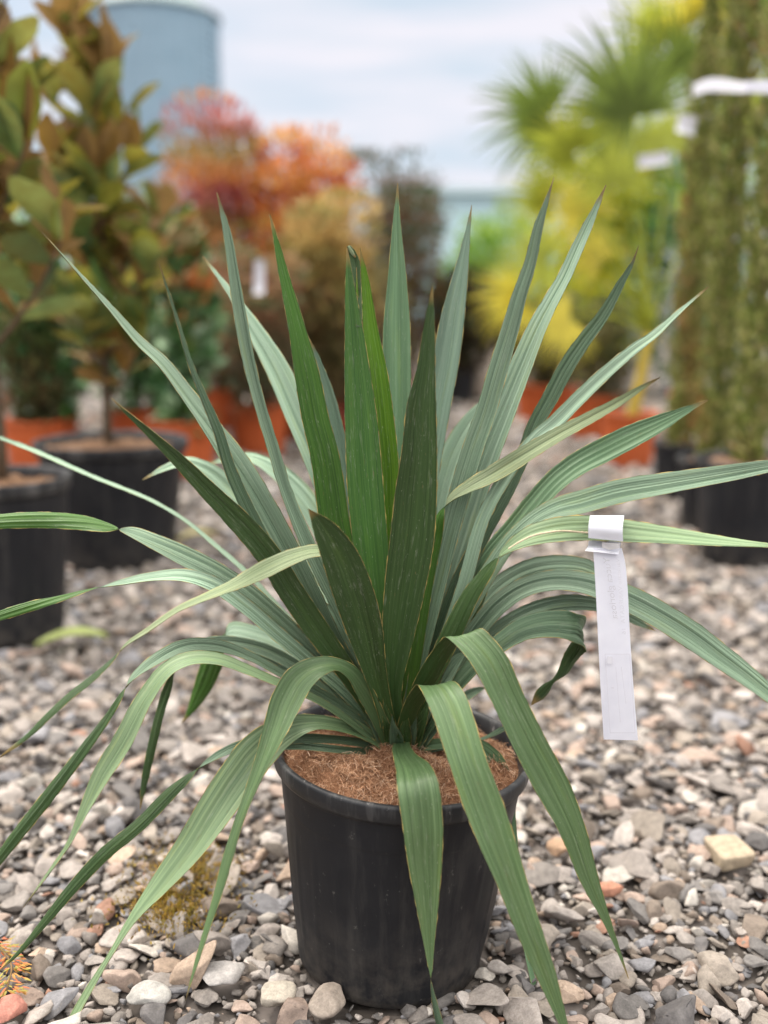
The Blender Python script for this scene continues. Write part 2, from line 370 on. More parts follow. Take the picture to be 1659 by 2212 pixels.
# ------------------------------------------------------------------ gravel (loose stones nobody could count)
PAL = np.array([(150, 143, 138), (172, 163, 157), (196, 187, 181), (180, 160, 148), (128, 124, 122), (110, 107, 107), (146, 145, 149), (190, 168, 150), (160, 150, 140), (205, 198, 190), (132, 120, 110), (168, 130, 112)]) / 255.
PALW = np.array([18, 17, 9, 9, 12, 8, 10, 3.5, 12, 4, 6, 1.2]); PALW /= PALW.sum()
def stone_variants(sub, n, seed):
    rs = np.random.default_rng(seed); outv = []
    bm = bmesh.new(); bmesh.ops.create_icosphere(bm, subdivisions=sub, radius=1)
    V0 = np.array([v.co[:] for v in bm.verts]); T = np.array([[v.index for v in f.verts] for f in bm.faces]); bm.free()
    for k in range(n):
        V = V0.copy()
        for _ in range(rs.integers(9, 15)):
            nn = rs.normal(size=3); nn /= np.linalg.norm(nn); d = rs.uniform(.42, .84)
            V -= nn * (np.maximum(0, V @ nn - d) * .97)[:, None]
        f = rs.normal(size=(3, 3)) * 2.2
        V *= (1 + .06 * np.sin(V @ f).sum(1))[:, None]
        V /= np.abs(V).max()
        V *= np.array([1, rs.uniform(.6, .92), rs.uniform(.24, .5)])
        outv.append(V)
    return outv, T
def rotm(ax, ang):
    return np.array(Matrix.Rotation(ang, 3, ax))
def gravel_layer(mb, pts, size, var, T, zf=.35, tiltsd=.22, colscale=1.0):
    nV = len(var[0])
    for i, (x, y) in enumerate(pts):
        s = size[i]; V = var[rng.integers(len(var))] * s
        a = rng.uniform(0, 6.283); tx, ty = rng.normal(size=2) * tiltsd
        M = rotm('Z', a) @ rotm('X', tx) @ rotm('Y', ty)
        V = V @ M.T
        c = PAL[rng.choice(len(PAL), p=PALW)] ** 2.2 * rng.uniform(.8, 1.15) * colscale * .88 * np.array([.98, .965, .945])
        mb.v.append(V + np.array([x, y, -V[:, 2].min() * zf * 1.0 + rng.uniform(0, .25) * s * .35])); mb.t.append(T + mb.n)
        mb.c.append(np.broadcast_to(c, (nV, 3))); mb.u.append(np.zeros((nV, 2))); mb.n += nV
def jitter_pts(y0, y1, sp, half, jit=.5):
    P = []
    y = y0
    while y < y1:
        hw = half(y); n = int(2 * hw / sp) + 1
        xs = (np.arange(n) - n / 2) * sp + rng.uniform(-jit, jit, n) * sp
        P.append(np.stack([xs, y + rng.uniform(-jit, jit, n) * sp], 1)); y += sp
    return np.concatenate(P)
BLOCK = []  # (x, y, r) discs that stay free of stones
def clear(P, extra=0.0):
    k = np.ones(len(P), bool)
    for (x, y, r) in BLOCK: k &= np.hypot(P[:, 0] - x, P[:, 1] - y) > r + extra
    return P[k]

POTS = []  # filled below, gravel is built at the end
# ------------------------------------------------------------------ pots
def pot_profile(rt, rb, h, lip=.012, liph=.04):
    th = .004
    def wall(z): return rb + (rt - lip - rb) * min(1.0, z / (h * .915)) - .0045   # inner wall keeps inside the outer one
    return [(0.001, .006), (rb * .93, .006), (rb * .965, 0.0), (rb * .99, .003), (rb, .014), (rb + (rt - lip - rb) * .33, h * .3), (rb + (rt - lip - rb) * .82, h * .765), (rb + (rt - lip - rb) * .83, h * .770),
            (rb + (rt - lip - rb) * .85, h * .776), (rb + (rt - lip - rb) * .86, h * .786), (rt - lip, h - liph), (rt - lip * .98, h - liph)], [(rt - lip * .98, h - liph + .0005), (rt - .0035, h - liph + .001), (rt - .0008, h - liph + .005), (rt + .001, h - .011), (rt + .0015, h - .003), (rt + .001, h), (rt - .003, h + .0015), (rt - .0065, h), (rt - .0085, h - .004), (min(rt - .011, wall(h - .012)), h - .012), (wall(h - .03), h - .03), (wall(h - .07), h - .07)]
def make_pot(root, rt, rb, h, mbody, mrim, k=72, xf=None, ribs=0):
    pb, pr = pot_profile(rt, rb, h, lip=.0085 * rt / .155, liph=.023 * h / .274)
    dense = [pb[0]]
    for p0_, p1_ in zip(pb[:-1], pb[1:]):
        k_ = max(1, int(math.hypot(p1_[0] - p0_[0], p1_[1] - p0_[1]) / .006))
        dense += [(p0_[0] + (p1_[0] - p0_[0]) * (i_ + 1) / k_, p0_[1] + (p1_[1] - p0_[1]) * (i_ + 1) / k_) for i_ in range(k_)]
    pb = dense
    m = MB(); wob = None
    if ribs:
        def wob(a, z): return 1 + .006 * np.clip((np.cos(a * ribs) - .7) * 4, 0, 1) * np.clip((z - .02) / .02, 0, 1) * np.clip((h * .70 - z) / (h * .1), 0, 1)
    m.lathe(pb, k if not ribs else 288, wob=wob)
    p = m.build('pot', mbody, root, xf=xf)
    m = MB(); m.lathe(pr, k * 2); m.build('rim', mrim, p, xf=xf)
    return p
def soil_disc(root, r, h, col=(0.09, 0.055, 0.035), mound=.02, mt=None, name='soil', amp=.006):
    m = MB(); k = 40; rr = np.linspace(0.001, r, 14); prof = np.stack([rr, h + mound * (1 - (rr / r) ** 2)], 1)
    m.lathe(prof, k); V = m.v[0]
    V[:, 2] += amp * (np.sin(V[:, 0] * 83 + 1) + np.cos(V[:, 1] * 71 + V[:, 0] * 40) + rng.normal(size=len(V)) * .6)
    m.c[0] = np.broadcast_to(np.array(col), (len(V), 3))
    return m.build(name, mt or SOIL, root)

# ------------------------------------------------------------------ the yucca
PC = np.array([xat(842, D0), D0])
yucca = empty('potted_yucca', (0, 0, 0))
tag(yucca, 'large yucca with long arching grey-green leaves in a black pot, nearest and largest plant', 'potted plant')
TILT = Matrix.Translation((PC[0], PC[1], 0.004)) @ Matrix.Rotation(R(3.2), 4, 'Y')
make_pot(yucca, .160, .120, .285, POT, POTR, 96, xf=TILT, ribs=24)
BLOCK.append((PC[0] + .002, PC[1], .116))
# coir mulch mound
m = MB(); rr = np.linspace(0.001, .150, 40); m.lathe(np.stack([rr, .264 + .016 * np.cos(np.minimum(rr / .150, 1) * 1.5)], 1), 120)
V = m.v[0]; 
hgt = .009 * np.sin(V[:, 0] * 55 + 2) * np.cos(V[:, 1] * 47) + .004 * np.sin(V[:, 0] * 131 + V[:, 1] * 90) + .0016 * rng.normal(size=len(V))
V[:, 2] += hgt * np.clip((.150 - np.hypot(V[:, 0], V[:, 1])) / .03, .2, 1)
mulch = m.build('mulch', MUL, yucca, xf=TILT)
fb = MB()
for i in range(10000):
    a = rng.uniform(0, 6.283); r_ = .149 * math.sqrt(rng.uniform()); x, y = r_ * math.cos(a), r_ * math.sin(a)
    z = .264 + .016 * math.cos(r_ / .150 * 1.5) + .009 * math.sin(x * 55 + 2) * math.cos(y * 47) + .004 * math.sin(x * 131 + y * 90) + rng.uniform(0, .003)
    L = rng.uniform(.006, .022); th = rng.uniform(0, 6.283); w_ = rng.uniform(.00012, .0003); bend = rng.normal() * 1.1
    P = []
    for s_ in np.linspace(0, 1, 5):
        ang = th + bend * s_; P.append((x + L * s_ * math.cos(ang), y + L * s_ * math.sin(ang), z + .005 * math.sin(s_ * 3.1) * rng.uniform(.2, 1)))
    P = np.array(P); rad = np.hypot(P[:, 0], P[:, 1]); P[rad > .150, :2] *= (.150 / rad[rad > .150])[:, None]
    sd_ = np.array([-math.sin(th), math.cos(th), .3]) * w_
    V = np.concatenate([P - sd_, P + sd_]); q = [(j, j + 1, j + 6, j + 5) for j in range(4)]
    cc = np.array([(0.58, .34, .20), (.42, .21, .11), (.72, .50, .35), (.17, .075, .04)][rng.choice(4, p=[.4, .3, .15, .15])]) * rng.uniform(.7, 1.2)
    fb.add(V, q, None, cc)
fb.build('coir_fibre', FIB, mulch, xf=TILT)

def catmull(P, n):
    P = np.asarray(P, float); d = np.r_[0, np.cumsum(np.maximum(np.linalg.norm(np.diff(P[:, :3], axis=0), axis=1), 1e-4) ** .7)]; d /= d[-1]
    s = np.linspace(0, 1, n); res = np.zeros((n, P.shape[1]))
    # monotone-ish cubic hermite with finite-difference tangents
    M = np.zeros_like(P); h = np.diff(d)
    sl = np.diff(P, axis=0) / h[:, None]
    M[0] = sl[0]; M[-1] = sl[-1]
    M[1:-1] = (sl[:-1] * h[1:, None] + sl[1:] * h[:-1, None]) / (h[1:] + h[:-1])[:, None]
    k = np.clip(np.searchsorted(d, s, side='right') - 1, 0, len(P) - 2)
    u = (s - d[k]) / h[k]; u = u[:, None]; hh = h[k][:, None]
    return (2 * u**3 - 3 * u**2 + 1) * P[k] + (u**3 - 2 * u**2 + u) * hh * M[k] + (-2 * u**3 + 3 * u**2) * P[k + 1] + (u**3 - u**2) * hh * M[k + 1]

NLEAF = [0]
def leaf(A, B, sts, dym=0.0, dyt=0.0, s=1.0, slant=.5, rib=1.0, W=None, fold=.22, margin=True, label=None, wb=1.55):
    """sts: (x, y, w[, dy]) along the midrib in photograph units, or ('e', x1, y1, x2, y2, dy) for both margins.
    A is the face turned to the viewer where w > 0, B the other one."""
    if sts[0][0] != 'e': sts = [(sts[0][0], sts[0][1] + 6, sts[0][2] * wb) + tuple(sts[0][3:])] + list(sts[1:])
    E = []; n0 = len(sts)
    cen = np.array([((q[1] + q[3]) / 2, (q[2] + q[4]) / 2) if q[0] == 'e' else q[:2] for q in sts], float)
    L = np.r_[0, np.cumsum(np.linalg.norm(np.diff(cen, axis=0), axis=1))]; tt = L / L[-1]
    tan = np.gradient(cen, L, axis=0); tan /= np.linalg.norm(tan, axis=1)[:, None] + 1e-9
    for i, q in enumerate(sts):
        if q[0] == 'e': e1 = (q[1], q[2]); e2 = (q[3], q[4]); dy = q[5]; ex = 1
        else:
            # toward-camera normal x tangent: heading right -> second margin is the upper one
            px, py = tan[i][1], -tan[i][0]
            e1 = (q[0] - px * q[2] / 2, q[1] - py * q[2] / 2); e2 = (q[0] + px * q[2] / 2, q[1] + py * q[2] / 2); ex = 0
            if len(q) > 3: dy = q[3]
            else:
                x = tt[i]; dy = (4 * dym - dyt) * x + (2 * dyt - 4 * dym) * x * x
        E.append((*e1, *e2, dy, ex))
    E = np.array(E); wpx = np.hypot(E[:, 2] - E[:, 0], E[:, 3] - E[:, 1])
    Wm = W or wpx.max() * 1.06
    P = []
    for i, e in enumerate(E):
        Y = D0 + e[4]
        p1, p2 = at(e[0], e[1], Y), at(e[2], e[3], Y)
        # real width the blade should have here; the missing part goes into depth (lower margin nearer = face turned up)
        prof = np.interp(tt[i], [0, .08, .25, .5, .72, .88, 1], [.5, .45, .7, 1, .92, .55, .02]) * Wm
        if e[5]: dep = 0.0
        else:
            dep = math.sqrt(max(prof**2 - wpx[i]**2, 0)); dep = min(dep, max(wpx[i], 6) * 2.2) + slant * wpx[i]
            dep *= Y / F * s
            vert = (e[1] - e[3]) / (wpx[i] + 1e-6)   # >0: margin 2 is above margin 1 in the picture
            w_sign = 1.0
            dep *= np.clip(abs(vert) * 1.6, 0.12, 1.0)
            # lower margin nearer when s > 0
            low1 = 1 if (E[max(0, i - 1):i + 2, 1].mean() - E[max(0, i - 1):i + 2, 3].mean()) > 0 else -1
            dep *= low1
        d1, d2 = -dep / 2, dep / 2
        P.append(np.r_[at(e[0], e[1], Y + d1), at(e[2], e[3], Y + d2)])
    P = np.array(P)
    n = max(40, int(L[-1] / 9)); Q = np.stack([catmull(np.c_[(P[:, :3] + P[:, 3:]) / 2, P[:, 3:] - P[:, :3]], n)], 0)[0]
    Cn, S = Q[:, :3], Q[:, 3:6]
    T = np.gradient(Cn, axis=0); T /= np.linalg.norm(T, axis=1)[:, None] + 1e-9
    Nn = np.cross(T, S); Nn /= np.linalg.norm(Nn, axis=1)[:, None] + 1e-9
    hw = np.linalg.norm(S, axis=1) / 2
    # arc-length v
    v = np.r_[0, np.cumsum(np.linalg.norm(np.diff(Cn, axis=0), axis=1))]; v /= v[-1]
    m_ = 33
    u = np.linspace(-1, 1, m_); u = np.r_[-1, -.968, u[2:-2] * .99, .968, 1]; m_ = len(u)
    seed = rng.integers(1000); ph = rng.uniform(0, 6.28); nr = rng.uniform(4.2, 6.0)
    un = u + .12 * np.sin(u * 4 + ph)
    ridge = sum(a_ * np.cos(un * f_ * math.pi + p_) for a_, f_, p_ in zip((.8, .7, .45, .3), rng.uniform(.8, 1.2, 4) * np.array([2.1, 3.7, 5.4, 8.2]), rng.uniform(0, 6.28, 4))) * (1 - np.abs(u)**6)
    ridge_amp = np.minimum(hw * .045, .0009) * rib
    # slow waviness of the whole blade
    wave = .0009 * np.sin(v * rng.uniform(9, 16) + ph) * np.minimum(v * 3, 1)
    edge = .00025 * np.sin(v * 150 + ph) + .0002 * rng.normal(size=n)
    off = fold * hw[:, None] * (np.abs(u)[None]**1.4 - .4) + ridge_amp[:, None] * ridge[None] + wave[:, None] * (u[None] * .8 + .2)
    half = (u[None] * (1 + (np.abs(u[None]) > .97) * (edge / np.maximum(hw, .002))[:, None]) * .5)
    V1 = Cn[:, None] + half[..., None] * S[:, None] + off[..., None] * Nn[:, None]
    th = .0009
    V2 = V1 - Nn[:, None] * (th * (1 - np.abs(u)**8 * .6))[None, :, None]
    V = np.concatenate([V1.reshape(-1, 3), V2.reshape(-1, 3)]); K = n * m_
    ii, jj = np.meshgrid(np.arange(n - 1), np.arange(m_ - 1), indexing='ij'); a = (ii * m_ + jj).ravel(); jr = jj.ravel()
    f1 = np.stack([a, a + m_, a + m_ + 1, a + 1], 1); f2 = f1[:, ::-1] + K
    mi1 = np.where((jr == 0) | (jr == m_ - 2), 2, 0); mi2 = np.where((jr == 0) | (jr == m_ - 2), 2, 1)
    if not margin: mi1[:] = 0; mi2[:] = 1
    i0 = np.arange(n - 1) * m_
    r0 = np.stack([i0, i0 + K, i0 + K + m_, i0 + m_], 1); i1 = i0 + m_ - 1
    r1 = np.stack([i1, i1 + m_, i1 + m_ + K, i1 + K], 1)
    faces = np.concatenate([f1, f2, r0, r1]); mi = np.concatenate([mi1, mi2, np.full(2 * (n - 1), 2)])
    vv = np.repeat(v, m_); uu = np.tile(u, n); uv = np.stack([np.r_[uu, uu + 3], np.r_[vv, vv]], 1)
    # orientation check: face f1 must look along +Nn
    o = mesh_np('leaf', V, faces, [A, B, mg], yucca, mat_idx=mi, uv=uv)
    if label: o['label'] = label
    NLEAF[0] += 1
    return o

# centre
leaf(OL, PY, [(776,700,14),(772,620,17),(765,560,19),(757,540,14),(752,531,5),(760,545,-8),(768,556,-3)], .02, .02, slant=.2, rib=1.2, wb=1.0, label='broken brown-grey withered tip between the two central leaves')
leaf(OL, GD, [(848,1604,24),(832,1540,34),(806,1440,54),(788,1365,77),(760,1270,88),(728,1190,76),(695,1135,45),(667,1100,2)], -.07, -.13, slant=.1, rib=.25, fold=.3, label='short broad dark olive leaf standing in front of the centre')
leaf(OL, GD, [(862,1602,24),(850,1490,38),(860,1372,70),(875,1264,89),(890,1164,96),(899,1064,91),(907,964,76),(911,878,64),(921,794,41),(928,700,24),(934,618,1)], -.045, -.07, slant=.1, rib=.25, fold=.3, label='broad dark olive leaf pointing straight up right of the centre')
leaf(DB, GD, [(852,1598,26),(842,1500,42),(815,1310,62),(803,1200,74),(790,1064,79),(780,911,71),(772,811,57),(764,711,40),(754,600,17),(750,535,2)], .0, .0, slant=.1, rib=.3, fold=.25)
leaf(YG, GS, [(855,1590,24),(842,1300,36),(838,1164,46),(834,1014,56),(824,911,56),(813,811,50),(800,711,33),(788,600,16),(778,536,1)], .03, .035, slant=.1, rib=.3, label='narrow bright yellow-green young leaf at the centre')
leaf(YG, GS, [(850,1400,12),(786,900,11),(775,720,9),(770,577,1)], .012, .015, rib=.1, slant=.1)
leaf(YG, GS, [(845,1400,10),(790,950,9),(779,760,7),(771,632,1)], .006, .008, rib=.1, slant=.1)
leaf(GS, OL, [(860,1590,22),(862,1300,42),(857,1100,56),(857,900,62),(857,780,62),(857,711,60),(858,600,41),(857,478,17),(859,394,1)], .07, .09, slant=.1, rib=.6)
leaf(GG, OL, [(868,1590,22),(885,1350,42),(905,1150,52),(925,1000,56),(945,878,58),(963,778,59),(979,678,51),(998,578,29),(1010,505,12),(1019,443,1)], .09, .13, slant=.1, rib=.7)
leaf(DG, GD, [(848,1598,24),(800,1380,50),(755,1240,62),(725,1140,66),(712,1050,65),(700,980,62),(681,905,59),(663,811,55),(641,711,38),(612,590,21),(594,510,9),(583,463,1)], .015, .02, slant=.1, rib=.35)
leaf(GG, OL, [(845,1590,22),(800,1400,40),(765,1200,50),(745,1050,52),(722,950,52),(700,850,44),(680,770,18),(668,730,1)], .08, .1, slant=.1)
leaf(PL, GD, [(845,1590,22),(790,1350,46),(730,1120,56),(680,980,58),(640,890,56),(600,800,52),(550,715,37),(495,630,14),(438,553,1)], .14, .24, slant=.2)
leaf(GL, OL, [(845,1600,20),(790,1440,26),(735,1320,30),(690,1230,32),(655,1155,32),(617,1060,27),(588,964,26),(558,864,24),(535,770,27),(520,690,28),(506,600,24),(490,500,17),(468,415,1)], -.02, -.01, slant=.2, W=44, rib=1.4)
leaf(GD, OL, [(842,1598,20),(740,1430,26),(640,1290,30),(570,1170,29),(530,1090,27),(495,1010,25),(470,930,22),(440,860,18),(412,790,14),(385,700,9),(360,620,5),(343,567,1)], -.01, -.03, slant=.2, W=40, rib=1.4)
leaf(GL, OL, [(848,1602,20),(790,1500,36),(720,1390,46),(660,1275,58),(603,1165,64),(553,1075,64),(505,995,56),(455,925,42),(400,850,31),(350,785,24),(300,738,18),(240,668,12),(165,585,7),(90,500,1)], .03, .06, slant=.3, rib=1.2)
leaf(PL, DG, [(845,1590,20),(760,1390,40),(660,1230,52),(560,1128,52),(500,1062,48),(450,1018,38),(402,999,24),(360,1010,15),(308,1036,1)], .16, .2, slant=.5)
leaf(PL, DG, [(848,1590,20),(800,1380,40),(730,1210,50),(680,1112,50),(640,1058,46),(590,1013,34),(540,989,20),(490,992,14),(443,1004,1)], .2, .27, slant=.5)
leaf(OL, GD, [(848,1602,22),(790,1510,38),(725,1415,46),(672,1340,54),(625,1270,56),(582,1200,55),(520,1127,49),(455,1062,39),(385,992,29),(320,932,18),(272,890,9),(240,860,1)], -.06, -.07, s=-.4, slant=.3, rib=.8, label='long dark olive leaf leaning to the upper left')
leaf(PY, OL, [(848,1600,20),(805,1450,32),(765,1310,32),(738,1228,28),(714,1194,24),(680,1191,25),(637,1202,32),(570,1232,38),(503,1267,25),(437,1295,18),(385,1318,15),(320,1362,12),(268,1397,6),(248,1420,-5),(200,1463,-13),(150,1503,-14),(100,1550,-12),(60,1590,-8),(0,1636,-1)], -.10, -.16, slant=.3, rib=.5, W=46)
leaf(GL, DG, [(845,1606,18),(760,1500,28),(690,1420,34),(610,1345,38),(540,1285,42),(470,1238,44),(400,1203,44),(333,1172,32),(280,1150,18),(235,1138,-16),(183,1128,-31),(100,1123,-36),(0,1126,-33),(-80,1135,-25),(-150,1150,-1)], .03, .03, slant=.5)
leaf(PL, DG, [(845,1606,18),(740,1500,26),(670,1430,30),(600,1370,32),(530,1310,32),(460,1262,32),(400,1244,26),(333,1246,18),(267,1258,12),(190,1275,-5),(133,1291,-15),(67,1309,-23),(0,1330,-22),(-70,1355,-12),(-120,1375,-1)], .0, -.02, slant=.5)
leaf(PL, OL, [(845,1600,18),(700,1420,14),(600,1310,9),(530,1235,8),(467,1180,8),(400,1125,8),(333,1085,9),(200,1030,9),(77,975,8),(0,945,6),(-60,925,1)], .16, .3, slant=.2, W=28, margin=False)
leaf(PL, DG, [(845,1606,18),(740,1480,28),(640,1412,34),(555,1374,38),(500,1364,34),(472,1385,-30),(455,1440,-46),(430,1500,-33),(405,1545,-10),(392,1562,-1)], .12, .16, slant=.4)
leaf(GL, OL, [(845,1610,18),(760,1540,20),(680,1490,19),(603,1452,17),(540,1418,19),(467,1394,27),(400,1395,29),(333,1428,25),(283,1470,10),(262,1500,-10),(230,1550,-18),(190,1605,-23),(115,1705,-28),(40,1800,-26),(-10,1865,-20),(-70,1940,-1)], -.09, -.13, slant=.5)
leaf(TP, OL, [(845,1612,18),(760,1560,18),(680,1510,17),(597,1474,17),(540,1450,19),(467,1424,25),(410,1424,29),(365,1445,33),(317,1505,38),(265,1602,44),(220,1675,38),(185,1745,20),(150,1820,9),(100,1893,7),(50,1960,1)], -.11, -.16, slant=.3, rib=.7)
leaf(GL, OL, [(845,1604,18),(700,1480,26),(560,1400,28),(450,1390,26),(390,1420,18),(365,1480,-16),(345,1540,-20),(322,1640,-18),(310,1700,-12),(303,1748,-1)], .05, .04, slant=.4)
# front left arches
leaf(TG, GD, [(850,1616,22),(818,1552,34),(785,1490,38),(757,1452,30),(728,1437,26),(690,1441,44),(650,1464,64),(620,1512,68),(597,1573,55),(575,1630,40),(545,1704,26),(516,1779,20),(493,1854,20),(472,1929,16),(448,2004,12),(425,2079,9),(400,2162,1)], -.13, -.2, slant=.25, rib=.3, label='drooping leaf arching over the pot rim on its left')
leaf(TP, GD, [(852,1618,20),(800,1592,26),(740,1570,26),(680,1562,34),(620,1575,62),(560,1620,84),(512,1680,84),(465,1750,78),(410,1835,62),(350,1912,44),(290,1985,22),(240,2062,12),(190,2144,15),(150,2215,14),(100,2310,1)], -.10, -.15, slant=.2, rib=.7)
leaf(GL, OL, [(845,1612,16),(750,1600,18),(660,1595,22),(580,1600,26),(500,1618,20),(440,1652,8),(410,1675,-14),(375,1706,-26),(300,1782,-27),(225,1845,-28),(160,1914,-25),(100,1987,-19),(40,2058,-9),(-5,2100,-1)], -.08, -.13, slant=.4)
leaf(GD, OL, [(845,1620,14),(760,1622,15),(690,1615,17),(630,1610,19),(585,1618,9),(560,1630,1)], -.02, -.03, slant=.3, W=22)
# right side
leaf(GL, DG, [(870,1600,20),(900,1450,32),(935,1300,38),(970,1150,44),(1000,1040,46),(1025,960,46),(1050,890,44),(1075,802,43),(1105,702,38),(1122,640,32),(1145,570,26),(1163,490,21),(1182,430,9),(1197,382,1)], .01, .0, slant=.2, rib=1.2)
leaf(PL, GD, [(872,1600,20),(905,1470,34),(940,1340,44),(980,1200,54),(1018,1075,62),(1048,985,62),(1082,900,57),(1122,802,50),(1163,705,42),(1197,640,34),(1219,600,31),(1246,540,27),(1278,470,18),(1309,400,1)], .04, .06, slant=.2, rib=1.2)
leaf(PL, GD, [(868,1590,22),(890,1430,36),(915,1290,50),(940,1150,60),(962,1040,62),(988,965,56),(1020,908,40),(1060,865,22),(1110,830,1)], .14, .2, slant=.4)
leaf(GD, OL, [(876,1600,18),(930,1430,26),(985,1270,32),(1040,1160,34),(1090,1070,32),(1130,985,32),(1160,910,34),(1188,860,36),(1222,795,36),(1262,735,32),(1303,680,27),(1345,605,16),(1365,570,8),(1380,530,1)], .03, .05, slant=.2, rib=1.2)
leaf(PL, OL, [(878,1604,18),(940,1440,26),(1000,1270,30),(1048,1110,30),(1100,1020,30),(1159,945,31),(1199,912,33),(1249,862,32),(1309,805,28),(1369,755,22),(1415,722,16),(1455,685,10),(1475,667,7),(1531,619,1)], -.01, -.03, slant=.3, label='pale leaf with a long dry yellow tip at upper right')
leaf(PY, DG, [(866,1600,-20),(890,1440,-36),(918,1250,-40),(938,1160,-34),(953,1110,-14),(972,1080,12),(1010,1054,27),(1060,1027,37),(1110,997,39),(1160,966,35),(1210,937,31),(1277,901,26),(1330,872,20),(1390,835,10),(1426,815,1)], -.005, -.07, slant=.3, rib=.8, label='pale leaf with yellow margins crossing in front on the right')
leaf(GS, GD, [(885,1604,18),(910,1510,26),(960,1400,34),(1010,1290,42),(1060,1205,45),(1113,1143,47),(1160,1084,48),(1200,1040,50),(1245,1005,52),(1304,973,54),(1370,940,50),(1430,912,36),(1485,885,16),(1529,864,1)], .05, .03, slant=.4, rib=1.0)
leaf(GL, OL, [(890,1608,18),(930,1490,28),(975,1380,36),(1020,1300,38),(1065,1225,38),(1110,1165,36),(1160,1122,36),(1205,1100,43),(1254,1087,49),(1329,1065,52),(1429,1047,48),(1529,1030,41),(1600,1018,35),(1659,1008,27),(1740,1000,12),(1790,995,1)], .0, -.03, slant=.5, rib=1.3)
TAGLEAF = leaf(TP, OL, [(885,1604,-18),(925,1480,-38),(975,1370,-44),(1020,1280,-36),(1060,1225,-18),(1092,1190,14),(1143,1160,41),(1210,1144,53),(1277,1141,54),(1349,1147,50),(1429,1155,41),(1529,1166,28),(1600,1173,17),(1659,1178,9),(1700,1182,1)], -.05, -.08, slant=.3, rib=1.0, fold=.12, label='pale leaf with a split along its midrib, carrying the white label')
leaf(GL, OL, [(888,1608,18),(935,1500,28),(985,1400,36),(1040,1312,44),(1090,1262,48),(1145,1232,48),(1210,1221,43),(1270,1229,36),(1320,1262,28),(1365,1310,16),(1390,1345,1)], .06, .09, slant=.4)
leaf(GL, GD, [(890,1610,18),(935,1525,28),(985,1435,36),(1030,1362,42),(1080,1305,44),(1130,1272,44),(1190,1256,46),(1250,1259,48),(1310,1276,54),(1364,1298,58),(1426,1331,58),(1490,1371,58),(1559,1421,51),(1620,1466,42),(1680,1515,32),(1760,1590,1)], .01, -.05, slant=.5, rib=1.3)
leaf(GL, OL, [(890,1612,18),(950,1500,28),(1010,1420,32),(1065,1370,36),(1115,1336,36),(1170,1313,36),(1228,1302,36),(1286,1306,29),(1340,1325,22),(1390,1350,12),(1416,1363,1)], .03, .04, slant=.4)
leaf(GD, OL, [(890,1616,18),(950,1530,30),(1010,1455,36),(1083,1392,42),(1133,1362,50),(1186,1351,57),(1226,1353,61),('e',1250,1391,1247,1325,-.03),('e',1262,1406,1260,1334,-.015),('e',1259,1412,1252,1362,.005),('e',1250,1424,1232,1390,.015),('e',1240,1436,1220,1410,.02),('e',1222,1460,1205,1448,.02),('e',1200,1472,1196,1464,.02),('e',1184,1500,1168,1482,.02),('e',1168,1514,1154,1500,.02),('e',1148,1524,1147,1523,.02)], -.02, -.02, slant=.3, rib=1.5)
# fillers near the heart
leaf(DG, OL, [(866,1600,20),(900,1450,36),(935,1280,38),(975,1130,34),(1008,1040,20),(1035,980,1)], .07, .1, slant=.2)
leaf(GD, OL, [(872,1602,20),(915,1480,32),(965,1350,38),(1010,1240,34),(1050,1140,22),(1085,1050,1)], .04, .06, slant=.2)
leaf(DG, OL, [(850,1600,20),(800,1430,36),(757,1290,38),(718,1190,32),(694,1120,14),(680,1060,1)], .0, .02, slant=.2)
leaf(GD, OL, [(848,1606,20),(770,1470,32),(700,1370,34),(650,1290,28),(610,1225,12),(585,1190,1)], .05, .09, slant=.3)
leaf(OL, GD, [(880,1608,20),(915,1510,34),(965,1420,38),(1010,1350,30),(1045,1280,16),(1065,1230,1)], .02, .06, slant=.2)
leaf(GD, OL, [(850,1610,18),(790,1540,26),(730,1480,28),(680,1440,24),(630,1400,14),(590,1375,1)], -.01, .04, slant=.3)
for (x, y, wd, d_, A_) in ((560,1325,34,.12,GL),(520,1405,30,.15,GD),(600,1455,26,.09,GL),(640,1350,36,.02,GD),(700,1300,40,.05,GL),(1080,1395,30,.13,GL),(1120,1345,30,.16,GD),(1050,1485,26,.08,GD),(1010,1405,36,.0,GL),(985,1290,40,.1,GD),(745,1240,40,.1,GD),(930,1230,40,.09,GL),(670,1500,24,.02,GD),(1000,1530,26,.04,GL)):
    bx = 846 if x < 860 else 884
    leaf(A_, OL, [(bx, 1606, 24), (bx + (x - bx) * .28, 1606 + (y - 1606) * .36, wd * .85), (bx + (x - bx) * .6, 1606 + (y - 1606) * .70, wd), (bx + (x - bx) * .85, 1606 + (y - 1606) * .92, wd * .6), (x, y, 1)], d_ * .5, d_, slant=.3)
# short outer sheaths hugging the crown
for k_ in range(11):
    a_ = R(-200 + k_ * 22 + 8); cx_, cy_ = 866 + 34 * math.cos(a_), 1618 - 10 * math.sin(a_) * -1
    dyk = .02 * math.sin(a_) ; tx_ = 866 + (60 + 14 * (k_ % 3)) * math.cos(a_); ty_ = 1560 - 12 * (k_ % 4)
    leaf(OL if k_ % 2 else GD, GD, [(866 + 22 * math.cos(a_), 1622, 26), ((866 + 22 * math.cos(a_) + tx_) / 2, (1622 + ty_) / 2, 30), (tx_, ty_, 8), (tx_ + 6 * math.cos(a_), ty_ - 16, 1)], dyk, dyk * 1.5, slant=.1, wb=1.2)
